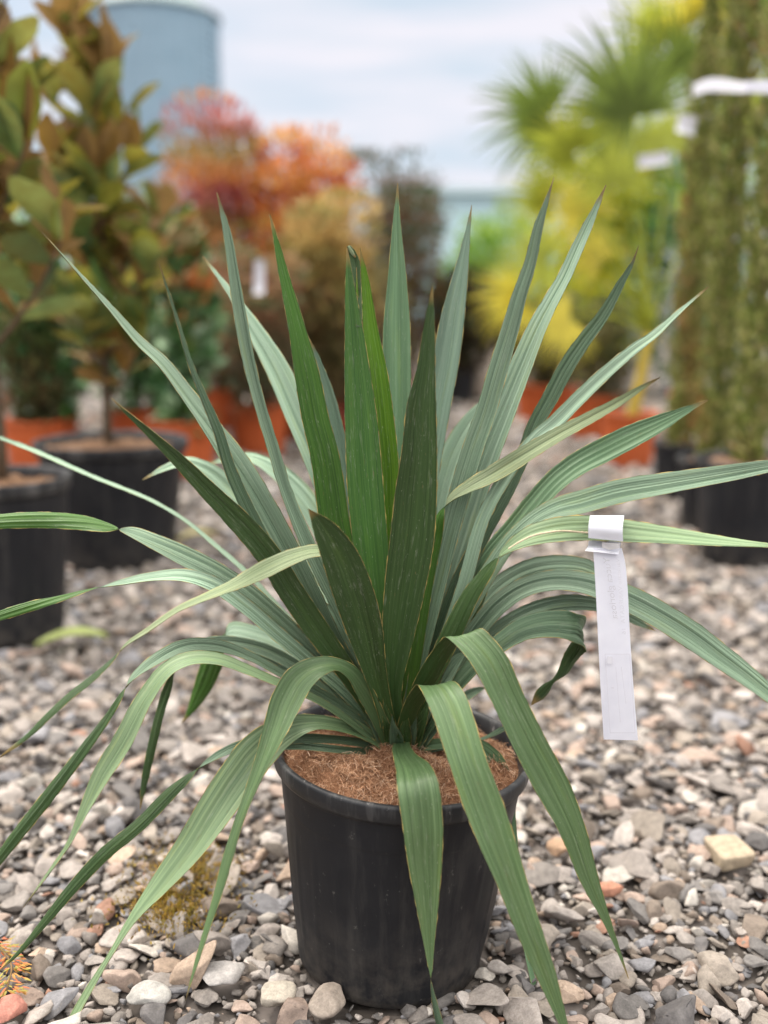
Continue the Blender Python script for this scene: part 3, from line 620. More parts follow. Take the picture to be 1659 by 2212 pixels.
# lower right and front
leaf(GS, GD, [(872,1612,16),(950,1606,24),(1020,1608,34),(1065,1642,44),(1086,1710,46),(1098,1790,34),(1110,1880,26),(1125,1980,18),(1143,2080,13),(1160,2160,14),(1175,2240,11),(1185,2290,1)], -.04, -.09, slant=.2, rib=.5)
leaf(GD, OL, [(870,1618,13),(930,1617,18),(980,1609,14),(1040,1597,9),(1090,1573,10),(1120,1555,1)], .01, .03, slant=.3, W=20)
leaf(TG, OL, [('e',848,1628,884,1624,0),('e',857,1575,892,1572,-.015),('e',872,1522,912,1522,-.045),('e',889,1493,945,1490,-.08),('e',903,1484,980,1473,-.11),('e',918,1510,1004,1498,-.135),('e',933,1544,1018,1532,-.15),('e',967,1642,1048,1630,-.175),('e',1004,1752,1093,1750,-.19),('e',1040,1838,1125,1855,-.2),('e',1070,1904,1147,1930,-.205),('e',1105,1990,1173,2012,-.21),('e',1140,2069,1198,2090,-.21),('e',1175,2145,1214,2155,-.21),('e',1206,2210,1228,2216,-.21),('e',1240,2282,1242,2283,-.21)], rib=.3, fold=.15, label='broad leaf folding down over the front right of the pot')
leaf(TG, OL, [('e',852,1626,886,1622,0),('e',865,1570,897,1567,-.01),('e',880,1510,917,1516,-.025),('e',903,1455,947,1465,-.05),('e',931,1411,976,1412,-.075),('e',949,1389,1008,1376,-.095),('e',964,1379,1043,1361,-.11),('e',988,1398,1068,1383,-.12),('e',1019,1436,1095,1417,-.13),('e',1059,1511,1130,1495,-.14),('e',1104,1606,1180,1596,-.15),('e',1149,1696,1229,1687,-.155),('e',1207,1796,1266,1790,-.16),('e',1254,1906,1294,1900,-.16),('e',1299,1986,1321,1992,-.16),('e',1330,2050,1341,2055,-.16),('e',1357,2114,1359,2115,-.16)], rib=.3, fold=.15, label='longest front leaf hanging down to the right of the pot')
leaf(TG, GD, [('e',850,1606,884,1602,-.01),('e',847,1619,888,1615,-.05),('e',850,1640,903,1634,-.10),('e',855,1666,930,1655,-.14),('e',858,1704,947,1690,-.168),('e',868,1776,957,1775,-.18),('e',880,1860,955,1868,-.182),('e',896,1944,948,1948,-.182),('e',914,2034,938,2045,-.18),('e',925,2090,934,2095,-.18),('e',932,2120,930,2122,-.18),('e',946,2170,934,2172,-.18),('e',964,2230,948,2232,-.18),('e',985,2300,983,2300,-.18)], rib=.5, fold=.15, label='creased leaf hanging down in front of the pot')
# crown base
m = MB(); pc = at(862, 1625, D0)
m.lathe([(.026, -.03), (.024, -.012), (.016, .01), (.001, .03)], 20, (0.035, .06, .02), origin=pc)
m.build('crown_base', BARK, yucca)

sc_ = MB(); Pm = np.array([at(x, y, D0 - .062) for x, y in ((1098, 1186), (1120, 1172), (1150, 1158), (1185, 1150), (1215, 1147), (1245, 1149), (1272, 1151))])
Qm = catmull(Pm, 40); hh = (.0003 + .0006 * np.abs(np.sin(np.arange(40) * 1.7)) + .0004 * rng.uniform(size=40))[:, None] * np.array([0, 0, 1.]); nn_ = np.array([0, .0015, 0])
sc_.add(np.concatenate([Qm + hh, Qm - hh, Qm - hh + nn_, Qm + hh + nn_]), [(k * 40 + i, k * 40 + i + 1, ((k + 1) % 4) * 40 + i + 1, ((k + 1) % 4) * 40 + i) for i in range(39) for k in range(4)], None, (.72, .6, .42))
sc_.build('dry_split', FIB, TAGLEAF)
# ------------------------------------------------------------------ the label on the leaf
def plant_label():
    root = empty('plant_label', at(1310, 1141, D0 - .075)); L0 = np.array(root.location)
    tag(root, 'white paper label strip looped round a yucca leaf, mirrored print showing through', 'plant label')
    Yb = D0 - .073
    def sheet(name, sts, th=.0003, seg=None, parent=root):
        P = np.array([np.r_[at(x1, y1, Yb + d1), at(x2, y2, Yb + d2)] for (x1, y1, d1, x2, y2, d2) in sts])
        Q = catmull(P, 40); a, b_ = Q[:, :3], Q[:, 3:]
        T = np.gradient((a + b_) / 2, axis=0); S = b_ - a; nn = np.cross(T, S); nn /= np.linalg.norm(nn, axis=1)[:, None]
        n = len(Q); V = np.concatenate([a, b_, a + nn * th, b_ + nn * th]) - L0; q = []
        for i in range(n - 1):
            q += [(i, i + 1, n + i + 1, n + i), (2 * n + i, 3 * n + i, 3 * n + i + 1, 2 * n + i + 1), (i, 2 * n + i, 2 * n + i + 1, i + 1), (n + i, n + i + 1, 3 * n + i + 1, 3 * n + i)]
        return mesh_np(name, V, np.array(q), WHITE, parent, smooth=False)
    # loop over the leaf: front flap, over the top, behind, and the folded foot
    sheet('loop', [(1271, 1162, -.016, 1346, 1170, -.016), (1271, 1140, -.019, 1345, 1145, -.019), (1274, 1119, -.010, 1347, 1119, -.010), (1275, 1114, .004, 1348, 1114, .004), (1274, 1135, .022, 1346, 1135, .022), (1272, 1165, .024, 1343, 1165, .024), (1270, 1180, .012, 1340, 1180, .012), (1264, 1190, -.004, 1336, 1198, -.004)])
    # small punched tongue that locks the loop
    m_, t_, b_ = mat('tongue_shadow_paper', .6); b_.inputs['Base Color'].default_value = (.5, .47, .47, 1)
    tg = MB(); P = [at(1300, 1172, Yb - .003), at(1339, 1174, Yb - .003), at(1338, 1184, Yb - .006), at(1318, 1188, Yb - .0065), at(1301, 1183, Yb - .006)]
    P = np.array(P) - L0; P2 = P + np.array([0, .0006, 0]); nP = 5
    tg.add(np.vstack([P, P2]), [(i, (i + 1) % nP, nP + (i + 1) % nP, nP + i) for i in range(nP)], [(0, 2, 1), (0, 3, 2), (0, 4, 3)])
    tg.build('lock_tongue', m_, root, smooth=False)
    strip = sheet('strip', [(1281, 1184, .001, 1343, 1184, .004), (1283, 1210, .0, 1350, 1214, .003), (1286, 1260, -.001, 1355, 1262, .001), (1291, 1360, -.003, 1360, 1360, -.001), (1297, 1480, -.002, 1368, 1480, .0), (1304, 1597, .001, 1378, 1599, .003)])
    # faint mirrored print, running down the strip
    def text(s, u0, v0, u1, v1, h_px, ink, name='print'):
        cu = bpy.data.curves.new('t', 'FONT'); cu.body = s; cu.size = 1; cu.align_x = 'LEFT'
        ob = bpy.data.objects.new('t', cu); C.objects.link(ob); dg = bpy.context.evaluated_depsgraph_get(); dg.update()
        me0 = bpy.data.meshes.new_from_object(ob.evaluated_get(dg)); bpy.data.objects.remove(ob)
        V = np.array([v.co[:] for v in me0.vertices]); wd = V[:, 0].max(); F_ = [list(p.vertices) for p in me0.polygons]
        # text x runs down the strip; mirrored: letter tops to the left
        a = V[:, 0] / wd; X = u0 + (u1 - u0) * a - V[:, 1] * h_px; Y_ = v0 + (v1 - v0) * a
        out_ = []
        for x, y in zip(X, Y_): out_.append(at(x, y, Yb - .0052) - L0)
        me1 = bpy.data.meshes.new(name); me1.from_pydata([tuple(p) for p in out_], [], F_); me1.materials.append(ink)
        o = bpy.data.objects.new(name, me1); C.objects.link(o); o.parent = strip
    text('Yucca gloriosa', 1316, 1204, 1334, 1337, 20, INK)
    text('Varietate VARIEGATA  16', 1338, 1206, 1352, 1370, 12, INK2)
    # faint printed frame and code block
    fr = MB()
    def line(x0, y0, x1, y1, w_):
        d = np.array([x1 - x0, y1 - y0], float); L = np.linalg.norm(d); p = np.array([-d[1], d[0]]) / L * w_ / 2
        V = [at(x0 + p[0], y0 + p[1], Yb - .0052), at(x1 + p[0], y1 + p[1], Yb - .0052), at(x1 - p[0], y1 - p[1], Yb - .0052), at(x0 - p[0], y0 - p[1], Yb - .0052)]
        fr.add(np.array(V) - L0, [(0, 1, 2, 3)])
    line(1307, 1413, 1318, 1583, 1.2); line(1360, 1413, 1372, 1583, 1.2); line(1307, 1413, 1360, 1413, 1.2); line(1318, 1583, 1372, 1583, 1.2)
    line(1311, 1426, 1323, 1426, 16); line(1330, 1440, 1340, 1560, 1.0); line(1342, 1440, 1352, 1520, 1.0); line(1320, 1486, 1326, 1486, 2)
    fr.build('print', INK2, strip, smooth=False)
plant_label()

# ------------------------------------------------------------------ background plants
def leaf_blades(mb, P, Dr, Nr, Ln, Wd, cols, cup=.15, segs=3):
    """lanceolate leaves: base P, direction Dr, face normal Nr"""
    Dr = Dr / np.linalg.norm(Dr, axis=1)[:, None]; S = np.cross(Dr, Nr); S /= np.linalg.norm(S, axis=1)[:, None] + 1e-9; Nn = np.cross(S, Dr)
    prof = np.array([.12, .62, .98, .94, .22]) if segs >= 4 else np.array([.15, .95, .85, .04]); k = len(prof); ts = np.linspace(0, 1, k)
    V = []; 
    for t_, pw in zip(ts, prof):
        c_ = P + Dr * (Ln * t_)[:, None] - Nn * (cup * Ln * (t_ ** 2) * .6)[:, None]
        o = S * (Wd * pw / 2)[:, None]
        V += [c_ - o + Nn * (Wd * pw * cup)[:, None], c_, c_ + o + Nn * (Wd * pw * cup)[:, None]]
    V = np.stack(V, 1); n = len(P); q = []
    for i in range(k - 1):
        q += [(3 * i, 3 * i + 3, 3 * i + 4, 3 * i + 1), (3 * i + 1, 3 * i + 4, 3 * i + 5, 3 * i + 2)]
    q = (np.array(q)[None] + (np.arange(n) * 3 * k)[:, None, None]).reshape(-1, 4)
    mb.add(V.reshape(-1, 3), q, None, np.repeat(cols, 3 * k, axis=0))
def s2l(c): return (np.array(c, float) / 255) ** 2.2

MAGM, t, b = mat('magnolia_leaf', 0.25, 0.6)
ge = t.nodes.new('ShaderNodeNewGeometry')
cc = mixc(t, ge.outputs['Backfacing'], attr(t), (0.25, 0.145, 0.045))
cc = mixc(t, 1.0, cc, ramp(t, noise(t, objco(t), 25, 3), [(0.3, .7), (.7, 1.25)]), 'MULTIPLY')
t.links.new(cc, b.inputs['Base Color'])
t.links.new(ramp(t, ge.outputs['Backfacing'], [(0.0, .25), (1.0, .85)]), b.inputs['Roughness'])
tr = t.nodes.new('ShaderNodeBsdfTranslucent'); mx = t.nodes.new('ShaderNodeMixShader'); mx.inputs[0].default_value = .42
cc2 = mixc(t, .6, cc, (0.44, 0.27, 0.03))
t.links.new(cc2, tr.inputs['Color']); t.links.new(b.outputs[0], mx.inputs[1]); t.links.new(tr.outputs[0], mx.inputs[2])
t.links.new(mx.outputs[0], t.nodes['Material Output'].inputs['Surface'])

def magnolia(px, py_base, D, height, rad, z0, label, seed, rt, rb, hp, bl=.155, nb=20):
    rs = np.random.default_rng(seed)
    X = xat(px, D); root = empty('potted_magnolia', (X, D, 0)); tag(root, label, 'potted tree', 'magnolias in black pots on the left')
    make_pot(root, rt, rb, hp, POT, POTR, 48); soil_disc(root, rt * .92, hp - .035, (0.20, .11, .06))
    BLOCK.append((X, D, rb * .97))
    tr_ = MB(); z = np.linspace(hp - .05, height * .93, 12); wob = np.stack([.012 * np.sin(z * 5 + seed), .012 * np.cos(z * 4), z], 1)
    tr_.tube(wob, np.linspace(.016, .005, 12), 8, (0.11, .075, .045))
    mb = MB(); P = []; Dn = []
    for i in range(nb):
        f = (i + .5) / nb; zb = z0 + (height * .9 - z0) * f; a = i * 2.4 + rs.uniform(-.4, .4)
        L = rad * (1.0 - .45 * f) * rs.uniform(.75, 1.15) * 1.15
        base = np.array([.012 * math.sin(zb * 5 + seed), .012 * math.cos(zb * 4), zb])
        ts = np.linspace(0, 1, 7); el = R(rs.uniform(28, 50)) + ts * .35
        pts = [base]
        for k in range(6):
            pts.append(pts[-1] + L / 6 * np.array([math.cos(a) * math.cos(el[k]), math.sin(a) * math.cos(el[k]), math.sin(el[k])]))
        pts = np.array(pts); tr_.tube(pts, np.linspace(.007, .003, 7), 6, (0.13, .085, .05))
        for k in range(2, 7):
            for q in range((2 if f < .6 else k % 2) if k < 6 else (5 if f < .6 else 4)):
                P.append(pts[k] + rs.normal(size=3) * .006); aa = rs.uniform(0, 6.283); e = R(rs.uniform(40, 88)) if k == 6 else R(rs.uniform(10, 65))
                Dn.append((math.cos(aa) * math.cos(e), math.sin(aa) * math.cos(e), math.sin(e)))
    for q in range(12):
        P.append(np.array([0, 0, height * .93 + rs.uniform(-.08, .0)])); aa = q * 2.4; e = R(rs.uniform(45, 85)); Dn.append((math.cos(aa) * math.cos(e), math.sin(aa) * math.cos(e), math.sin(e)))
    P = np.array(P); Dn = np.array(Dn); n = len(P)
    up = np.tile([0, 0, 1.0], (n, 1)) + rs.normal(size=(n, 3)) * .35
    greens = np.array([s2l((80, 125, 75)), s2l((110, 150, 95)), s2l((60, 100, 65)), s2l((130, 150, 70))])[rs.integers(0, 4, n)]
    leaf_blades(mb, P, Dn, up, rs.uniform(bl * .8, bl * 1.3, n), rs.uniform(bl * .46, bl * .62, n), greens * 1.15, .12, 4)
    tr_.build('trunk', BARK, root); mb.build('foliage', MAGM, root)
magnolia(238, 1240, 3.0 + .22, 1.66, .26, .5, 'magnolia with rusty brown leaf undersides in the second black pot from the left edge', 3, .245, .185, .40, nb=21)
magnolia(-10, 1430, 2.24 + .22, 1.95, .30, .70, 'magnolia in the black pot cut off by the left edge of the photo', 11, .17, .13, .41, nb=22)

def shrub(px, D, topy, wpx, pal_top, pal_low, label, seed, pot=None, z_low=.25, lf=.058, nl=3600, group=None, glossy=False, potr=(.17, .135, .28), name='potted_shrub', cat='potted shrub', nblob=16, wr=.4):
    rs = np.random.default_rng(seed); X = xat(px, D); H = at(px, topy, D)[2]; rad = wpx / F * D / 2
    root = empty(name, (X, D, 0)); tag(root, label, cat, group)
    if pot is not None:
        make_pot(root, potr[0], potr[1], potr[2], pot, pot, 40); soil_disc(root, potr[0] * .92, potr[2] - .03)
        BLOCK.append((X, D, potr[1])); zb = potr[2] - .05
    else: zb = 0
    # clumps
    cz = z_low + (H - z_low) * np.linspace(.08, .86, nblob) + rs.normal(size=nblob) * .03; ca = rs.uniform(0, 6.283, nblob)
    env = np.clip(np.sin(np.clip((cz - z_low) / (H - z_low), 0, 1) ** 1.1 * math.pi * .85 + .2), .05, 1) ** .5
    cr = rad * .72 * env * np.sqrt(rs.uniform(.1, 1, nblob)); cc_ = np.stack([np.cos(ca) * cr, np.sin(ca) * cr, cz], 1)
    br = rad * rs.uniform(.42, .62, nblob)
    tr_ = MB()
    for c_ in cc_:
        b0 = np.array([0, 0, zb]); mid = np.array([c_[0] * .35, c_[1] * .35, zb + (c_[2] - zb) * .55])
        pts = catmull(np.array([b0, mid, c_]), 7); tr_.tube(pts, np.linspace(.011, .003, 7), 6, (0.12, .08, .055))
    k = rs.integers(0, nblob, nl); d = rs.normal(size=(nl, 3)); d /= np.linalg.norm(d, axis=1)[:, None]
    r_ = br[k] * rs.uniform(.35, 1.08, nl) ** .6
    P = cc_[k] + d * r_[:, None] * np.array([1, 1, 1.15]); P[:, 2] = np.clip(P[:, 2], z_low * .7, H)
    f = np.clip((P[:, 2] - z_low) / (H - z_low), 0, 1)
    pt = np.array([s2l(c) for c in pal_top]); pl = np.array([s2l(c) for c in pal_low])
    # colour clumps: whole shoots turn together
    kk = (k * 7 + (P[:, 2] * 14).astype(int)) % 97
    it = kk % len(pt); il = (kk * 3 + rs.integers(0, 2, nl)) % len(pl)
    usetop = (f + rs.normal(size=nl) * .1 + (kk % 5) * .03) > .55
    cols = np.where(usetop[:, None], pt[it], pl[il]) * rs.uniform(.75, 1.25, (nl, 1))
    mb = MB(); leaf_blades(mb, P, d * .8 + np.array([0, 0, .7]) + rs.normal(size=(nl, 3)) * .3, np.tile([0, 0, 1.], (nl, 1)) + rs.normal(size=(nl, 3)) * .6, rs.uniform(lf * .8, lf * 1.4, nl), rs.uniform(lf * wr * .8, lf * wr * 1.2, nl), cols, .12, 3)
    tr_.build('trunk', BARK, root); mb.build('foliage', FOLG if glossy else FOL, root)
    return root
G1 = 'shrubs with coloured young leaves in the far row'
shrub(480, 6.75, 228, 290, [(200, 125, 115), (185, 105, 102), (215, 150, 90), (200, 148, 95), (165, 145, 88), (160, 130, 80), (165, 105, 85)], [(185, 145, 95), (195, 150, 100), (145, 130, 85), (120, 125, 80), (185, 130, 95)], 'tall shrub with pink-red top, standing in front of the blue silo', 21, TERRA, group=G1, nl=7500, nblob=22)
shrub(652, 6.75, 282, 245, [(226, 155, 85), (216, 138, 78), (190, 115, 88), (225, 172, 95)], [(190, 160, 105), (165, 145, 95), (120, 122, 80), (200, 165, 110)], 'tall shrub with bright orange top in the far row', 22, TERRA, group=G1, nl=7500, nblob=22)
shrub(722, 6.0, 425, 220, [(205, 178, 115), (190, 160, 105), (165, 152, 95)], [(155, 140, 95), (112, 108, 75), (165, 145, 105), (130, 125, 85), (140, 105, 80)], 'tan and golden leaved shrub below the orange one, over the brown-red pot', 23, TERRAB, group=G1, nl=7500, nblob=20)
shrub(852, 8.4, 338, 270, [(90, 92, 68), (112, 98, 72), (78, 92, 66), (118, 88, 70)], [(120, 105, 60), (75, 80, 50), (130, 110, 70), (95, 60, 50)], 'dark purplish green shrub left of the blue shed', 24, TERRAB, group=G1, nl=7500, nblob=22)
shrub(800, 7.2, 560, 150, [(150, 138, 95), (110, 110, 78)], [(105, 98, 70), (75, 72, 55), (120, 108, 78)], 'low brownish green shrub in front of the dark purplish one', 25, POT, group=G1, nl=2200)
GRN = [(90, 130, 80), (60, 100, 60), (130, 165, 120), (75, 110, 55), (160, 185, 150)]
shrub(395, 4.9, 405, 150, [(190, 120, 70), (110, 130, 70), (170, 150, 110), (90, 125, 80)], GRN, 'glossy green shrub right of the left magnolias, brown shoots on top', 26, TERRA, lf=.08, glossy=True, nl=1500, wr=.5, potr=(.17, .135, .28), group='glossy green shrubs behind the magnolias')
shrub(560, 5.6, 520, 190, [(160, 115, 90), (120, 125, 90), (170, 140, 105)], [(100, 105, 80), (125, 118, 88), (140, 105, 85), (110, 125, 95)], 'brownish shrub with a white tag, second row, over the orange pots', 27, TERRA, lf=.05, nl=3000, potr=(.17, .135, .28), group=G1)
shrub(300, 5.4, 430, 170, GRN, GRN, 'glossy green shrub behind the second magnolia', 28, TERRA, lf=.08, glossy=True, nl=1400, wr=.5, group='glossy green shrubs behind the magnolias')
shrub(95, 5.0, 470, 200, GRN, GRN, 'glossy green shrub seen between the two magnolias', 29, TERRA, lf=.08, glossy=True, nl=1600, wr=.5, group='glossy green shrubs behind the magnolias')
shrub(-40, 6.2, 330, 260, GRN, GRN, 'glossy green shrub behind the magnolia at the left edge', 30, TERRA, lf=.08, glossy=True, nl=1600, wr=.5, group='glossy green shrubs behind the magnolias')
DK = [(55, 50, 38), (75, 65, 45), (45, 50, 35), (90, 70, 50)]
shrub(985, 8.6, 590, 150, DK, DK, 'dark low shrub in a black pot right of the dark purplish one', 31, POT, nl=2600, group='dark low shrubs')
shrub(1075, 8.9, 640, 130, DK, DK, 'dark low shrub behind the pale sack', 32, POT, nl=2200, group='dark low shrubs')
LG = [(140, 175, 60), (110, 150, 50), (165, 190, 70), (120, 165, 90)]
shrub(1010, 10.5, 480, 150, LG, LG, 'light green bush below the blue shed', 33, None, nl=2600, lf=.07, name='green_bush', cat='bush', group='light green bushes in the distance')
shrub(1130, 11.0, 450, 220, LG, LG, 'light green bush behind the palm, right of the blue shed', 34, None, nl=3000, lf=.07, name='green_bush', cat='bush', group='light green bushes in the distance')
YL = [(200, 195, 50), (175, 185, 55), (215, 205, 70), (150, 170, 50)]
shrub(1290, 9.5, 330, 320, YL, YL, 'broad yellow-green bush filling the gap behind the palm', 35, None, nl=7500, lf=.08, name='green_bush', cat='bush', group='light green bushes in the distance')
shrub(1500, 9.0, 170, 420, GRN + LG, GRN, 'tall green bush behind the tied cypresses', 36, None, nl=5000, lf=.08, name='green_bush', cat='bush', group='light green bushes in the distance')
shrub(230, 12.0, 470, 300, LG, GRN, 'green bush far behind the left magnolias', 37, None, nl=3000, lf=.09, name='green_bush', cat='bush', group='light green bushes in the distance')
shrub(560, 13.0, 480, 420, LG, GRN, 'green bush far behind the orange shrubs', 38, None, nl=3600, lf=.09, name='green_bush', cat='bush', group='light green bushes in the distance')

# extra orange pots with small plants
def pot_only(px, D, mt, label, seed, r=.17, h=.28):
    return shrub(px, D, 640, 150, [(120, 115, 70), (90, 100, 60)], [(80, 85, 55), (110, 95, 65)], label, seed, mt, nl=1300, group='small shrubs in orange pots', potr=(r, r * .8, h))
pot_only(600, 6.3, TERRA, 'small shrub in the orange pot right of the widest gap at left centre', 41)
pot_only(1180, 6.9, TERRA, 'small shrub in the dull orange pot left of the palm', 42, r=.23, h=.30)
pot_only(385, 5.75, TERRA, 'small shrub in an orange pot just behind the second black pot', 43)
pot_only(80, 4.9, TERRA, 'small shrub in the orange pot seen between the two black pots', 44)
pot_only(1285, 6.3, TERRA, 'small shrub in the orange pot behind the palm pot', 45)

# palm
PALM = attr_mat('palm_leaf', 0.4, 20, 0.2, trans=0.45)
def palm(cpx, cpy, D, fans, label, seed, pot, potr, X0px):
    rs = np.random.default_rng(seed); root = empty('potted_palm', (xat(X0px, D), D, 0)); L0 = np.array(root.location)
    tag(root, label, 'potted palm', 'fan palms on the right')
    make_pot(root, *potr, pot, pot, 40); soil_disc(root, potr[0] * .92, potr[2] - .03); BLOCK.append((L0[0], D, potr[1]))
    crown = at(cpx, cpy, D) - L0
    tr_ = MB(); pts = catmull(np.array([[0, 0, potr[2] - .05], [crown[0] * .5, 0, crown[2] * .6], crown]), 10)
    tr_.tube(pts, np.linspace(.035, .022, 10), 10, s2l((190, 165, 70))); tr_.build('trunk', BARK, root)
    for (hx, hy, ang, rpx, col, dD) in fans:
        mb = MB(); hub = at(hx, hy, D + dD) - L0; mid = (crown + hub) / 2 + np.array([0, 0, .05])
        c_ = s2l(col)
        mb.tube(catmull(np.array([crown, mid, hub]), 10), np.linspace(.008, .004, 10), 6, s2l((185, 190, 70)))
        a = R(ang); d = np.array([math.cos(a), rs.uniform(-.35, .35) + (.4 if dD > 0 else -.4) * .5, math.sin(a)]); d /= np.linalg.norm(d)
        side = np.cross(d, np.array([0, 1., 0])); side /= np.linalg.norm(side); nn = np.cross(side, d)
        tw = rs.uniform(-.5, .5); side = side * math.cos(tw) + nn * math.sin(tw); nn = np.cross(side, d)
        Rr = rpx / F * D; ns = 34
        th = np.linspace(-R(118), R(118), ns) + rs.normal(size=ns) * .02
        for k_, tk in enumerate(th):
            dk = d * math.cos(tk) + side * math.sin(tk); L = Rr * (1.0 - .25 * abs(tk) / 2.0) * rs.uniform(.9, 1.08)
            ts = np.linspace(0, 1, 7); droop = rs.uniform(.05, .22)
            pc_ = hub + dk * (L * ts)[:, None] + np.array([0, 0, -1]) * (droop * L * ts ** 3)[:, None] + nn * (.10 * L * ts)[:, None] * math.cos(tk * 1.0)
            sk = np.cross(dk, nn); sk /= np.linalg.norm(sk); wd = L * .058 * np.array([.25, .9, 1, .85, .6, .3, .03])
            V = np.concatenate([pc_ - sk * wd[:, None] / 2, pc_ - nn * (wd * .25)[:, None], pc_ + sk * wd[:, None] / 2]); n = 7
            q = [(i, i + 1, n + i + 1, n + i) for i in range(n - 1)] + [(n + i, n + i + 1, 2 * n + i + 1, 2 * n + i) for i in range(n - 1)]
            mb.add(V, q, None, c_ * rs.uniform(.8, 1.2))
        mb.build('frond', PALM, root)
GNP, YGP, YLP = (118, 138, 60), (178, 186, 70), (222, 208, 80)
palm(1402, 720, 5.2, [(1185, 250, 172, 190, GNP, .1), (1370, 250, 130, 260, (112, 130, 58), .0), (1240, 330, 150, 140, YGP, -.1), (1215, 300, 100, 70, YLP, .1),
    (1190, 430, 170, 130, YGP, .15), (1130, 640, 182, 130, YLP, .1), (1180, 560, 165, 120, YGP, -.2), (1260, 460, 120, 130, YLP, -.1), (1330, 400, 100, 140, YGP, -.2),
    (1230, 690, 200, 120, YLP, -.2), (1450, 320, 75, 150, YGP, .1), (1500, 480, 40, 130, YGP, .2), (1300, 560, 130, 120, YLP, .2), (1350, 330, 80, 150, GNP, .3)],
    'fan palm with yellow leaf stalks in the orange pot nearest the cypresses', 5, TERRA, (.15, .12, .28), 1362)
palm(1500, 520, 6.4, [(1430, 90, 110, 170, YGP, .0), (1520, 40, 80, 170, YLP, .0), (1620, 60, 60, 170, GNP, .0), (1380, 200, 150, 140, GNP, .1), (1600, 200, 20, 150, YGP, .1), (1470, 160, 95, 150, GNP, -.2)],
    'taller fan palm behind the cypresses, only its top fans showing', 6, TERRA, (.17, .135, .28), 1500)

# cypresses
def cypress(px, D, wpx, H, label, seed, potr, lean=0.0, brown=.12):
    rs = np.random.default_rng(seed); root = empty('potted_cypress', (xat(px, D), D, 0)); tag(root, label, 'potted tree', 'columnar cypresses in black pots on the right')
    make_pot(root, *potr, POT, POTR, 40); soil_disc(root, potr[0] * .92, potr[2] - .03, (.22, .13, .08)); BLOCK.append((root.location[0], D, potr[1]))
    rad = wpx / F * D / 2; z0 = potr[2] - .02; n = 7500
    tr_ = MB(); tr_.tube([(0, 0, z0 - .05), (lean * .4, 0, H * .5), (lean, 0, H * .95)], [.014, .01, .003], 8, (.13, .09, .06)); tr_.build('trunk', BARK, root)
    f = rs.uniform(0, 1, n); z = z0 + (H - z0) * f; a = rs.uniform(0, 6.283, n)
    env = np.minimum(1, .8 + f * 3) * np.minimum(1, (1 - f) * 6 + .08)
    lump = 1 + .30 * np.sin(z * 23 + a * 2 + seed) + .16 * np.sin(z * 43 - a * 3)
    rr = rad * env * lump * rs.uniform(.5, 1.0, n) ** .5 * .92
    P = np.stack([np.cos(a) * rr + lean * f, np.sin(a) * rr, z], 1)
    Dn = np.stack([np.cos(a) * .45, np.sin(a) * .45, np.ones(n)], 1) + rs.normal(size=(n, 3)) * .35
    Nr = np.stack([np.cos(a), np.sin(a), np.zeros(n)], 1) + rs.normal(size=(n, 3)) * .7
    pal = np.array([s2l(c) for c in [(150, 158, 85), (130, 142, 72), (172, 172, 108), (112, 125, 62), (175, 165, 108)]])[rs.integers(0, 5, n)]
    br = (np.sin(z * 3.1 + seed * 2 + a) + rs.normal(size=n) * .4) > (1.5 - brown * 2.4)
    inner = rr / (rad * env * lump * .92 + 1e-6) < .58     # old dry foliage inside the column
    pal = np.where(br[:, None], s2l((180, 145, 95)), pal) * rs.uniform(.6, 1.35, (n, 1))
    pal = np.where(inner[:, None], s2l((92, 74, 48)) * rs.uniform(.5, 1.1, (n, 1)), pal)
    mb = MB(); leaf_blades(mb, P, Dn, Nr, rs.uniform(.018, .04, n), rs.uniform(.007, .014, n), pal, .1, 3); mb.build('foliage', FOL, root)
    return root
cypress(1474, 4.3, 60, 2.05, 'cypress column with brown patches, leftmost of the tied cypresses', 51, (.12, .095, .25), .02, .22)
cypress(1546, 3.7, 64, 2.2, 'green cypress column standing second from the palm side', 52, (.13, .1, .27), .0, .1)
cypress(1624, 3.22, 78, 2.3, 'thick cypress column in the large black pot at the right edge', 53, (.17, .13, .34), .03, .12)
cypress(1720, 3.6, 120, 2.3, 'cypress column just leaving the photo at the right edge', 54, (.15, .12, .3), .0, .1)

# white tie tape and tags
def ribbon(name, pts, wz, label, cat, thick=.004, group=None):
    P = np.array(pts); L0 = P.mean(0); root = MB(); n = 24; Q = catmull(P, n) - L0
    Q[:, 2] += .003 * np.sin(np.arange(n) * .5)
    T = np.gradient(Q, axis=0); T /= np.linalg.norm(T, axis=1)[:, None]; S = np.cross(T, [0, 0, 1.]); S /= np.linalg.norm(S, axis=1)[:, None]
    wv = wz * (1 + .15 * np.sin(np.arange(n) * .37))
    V = np.concatenate([Q + np.outer(wv / 2, [0, 0, 1]), Q - np.outer(wv / 2, [0, 0, 1]), Q - np.outer(wv / 2, [0, 0, 1]) + S * thick, Q + np.outer(wv / 2, [0, 0, 1]) + S * thick])
    q = []
    for i in range(n - 1):
        for k in range(4): q.append((k * n + i, k * n + i + 1, ((k + 1) % 4) * n + i + 1, ((k + 1) % 4) * n + i))
    root.add(V, q); o = root.build(name, WHITE, None, smooth=False, loc=tuple(L0)); tag(o, label, cat, group); return o
ribbon('tie_tape', [at(1500, 196, 3.62), at(1530, 186, 3.5), at(1575, 184, 3.35), at(1620, 190, 3.05), at(1665, 190, 3.1), at(1700, 186, 3.3)], .036, 'white tape tied round the two thick cypresses near the top', 'tape')
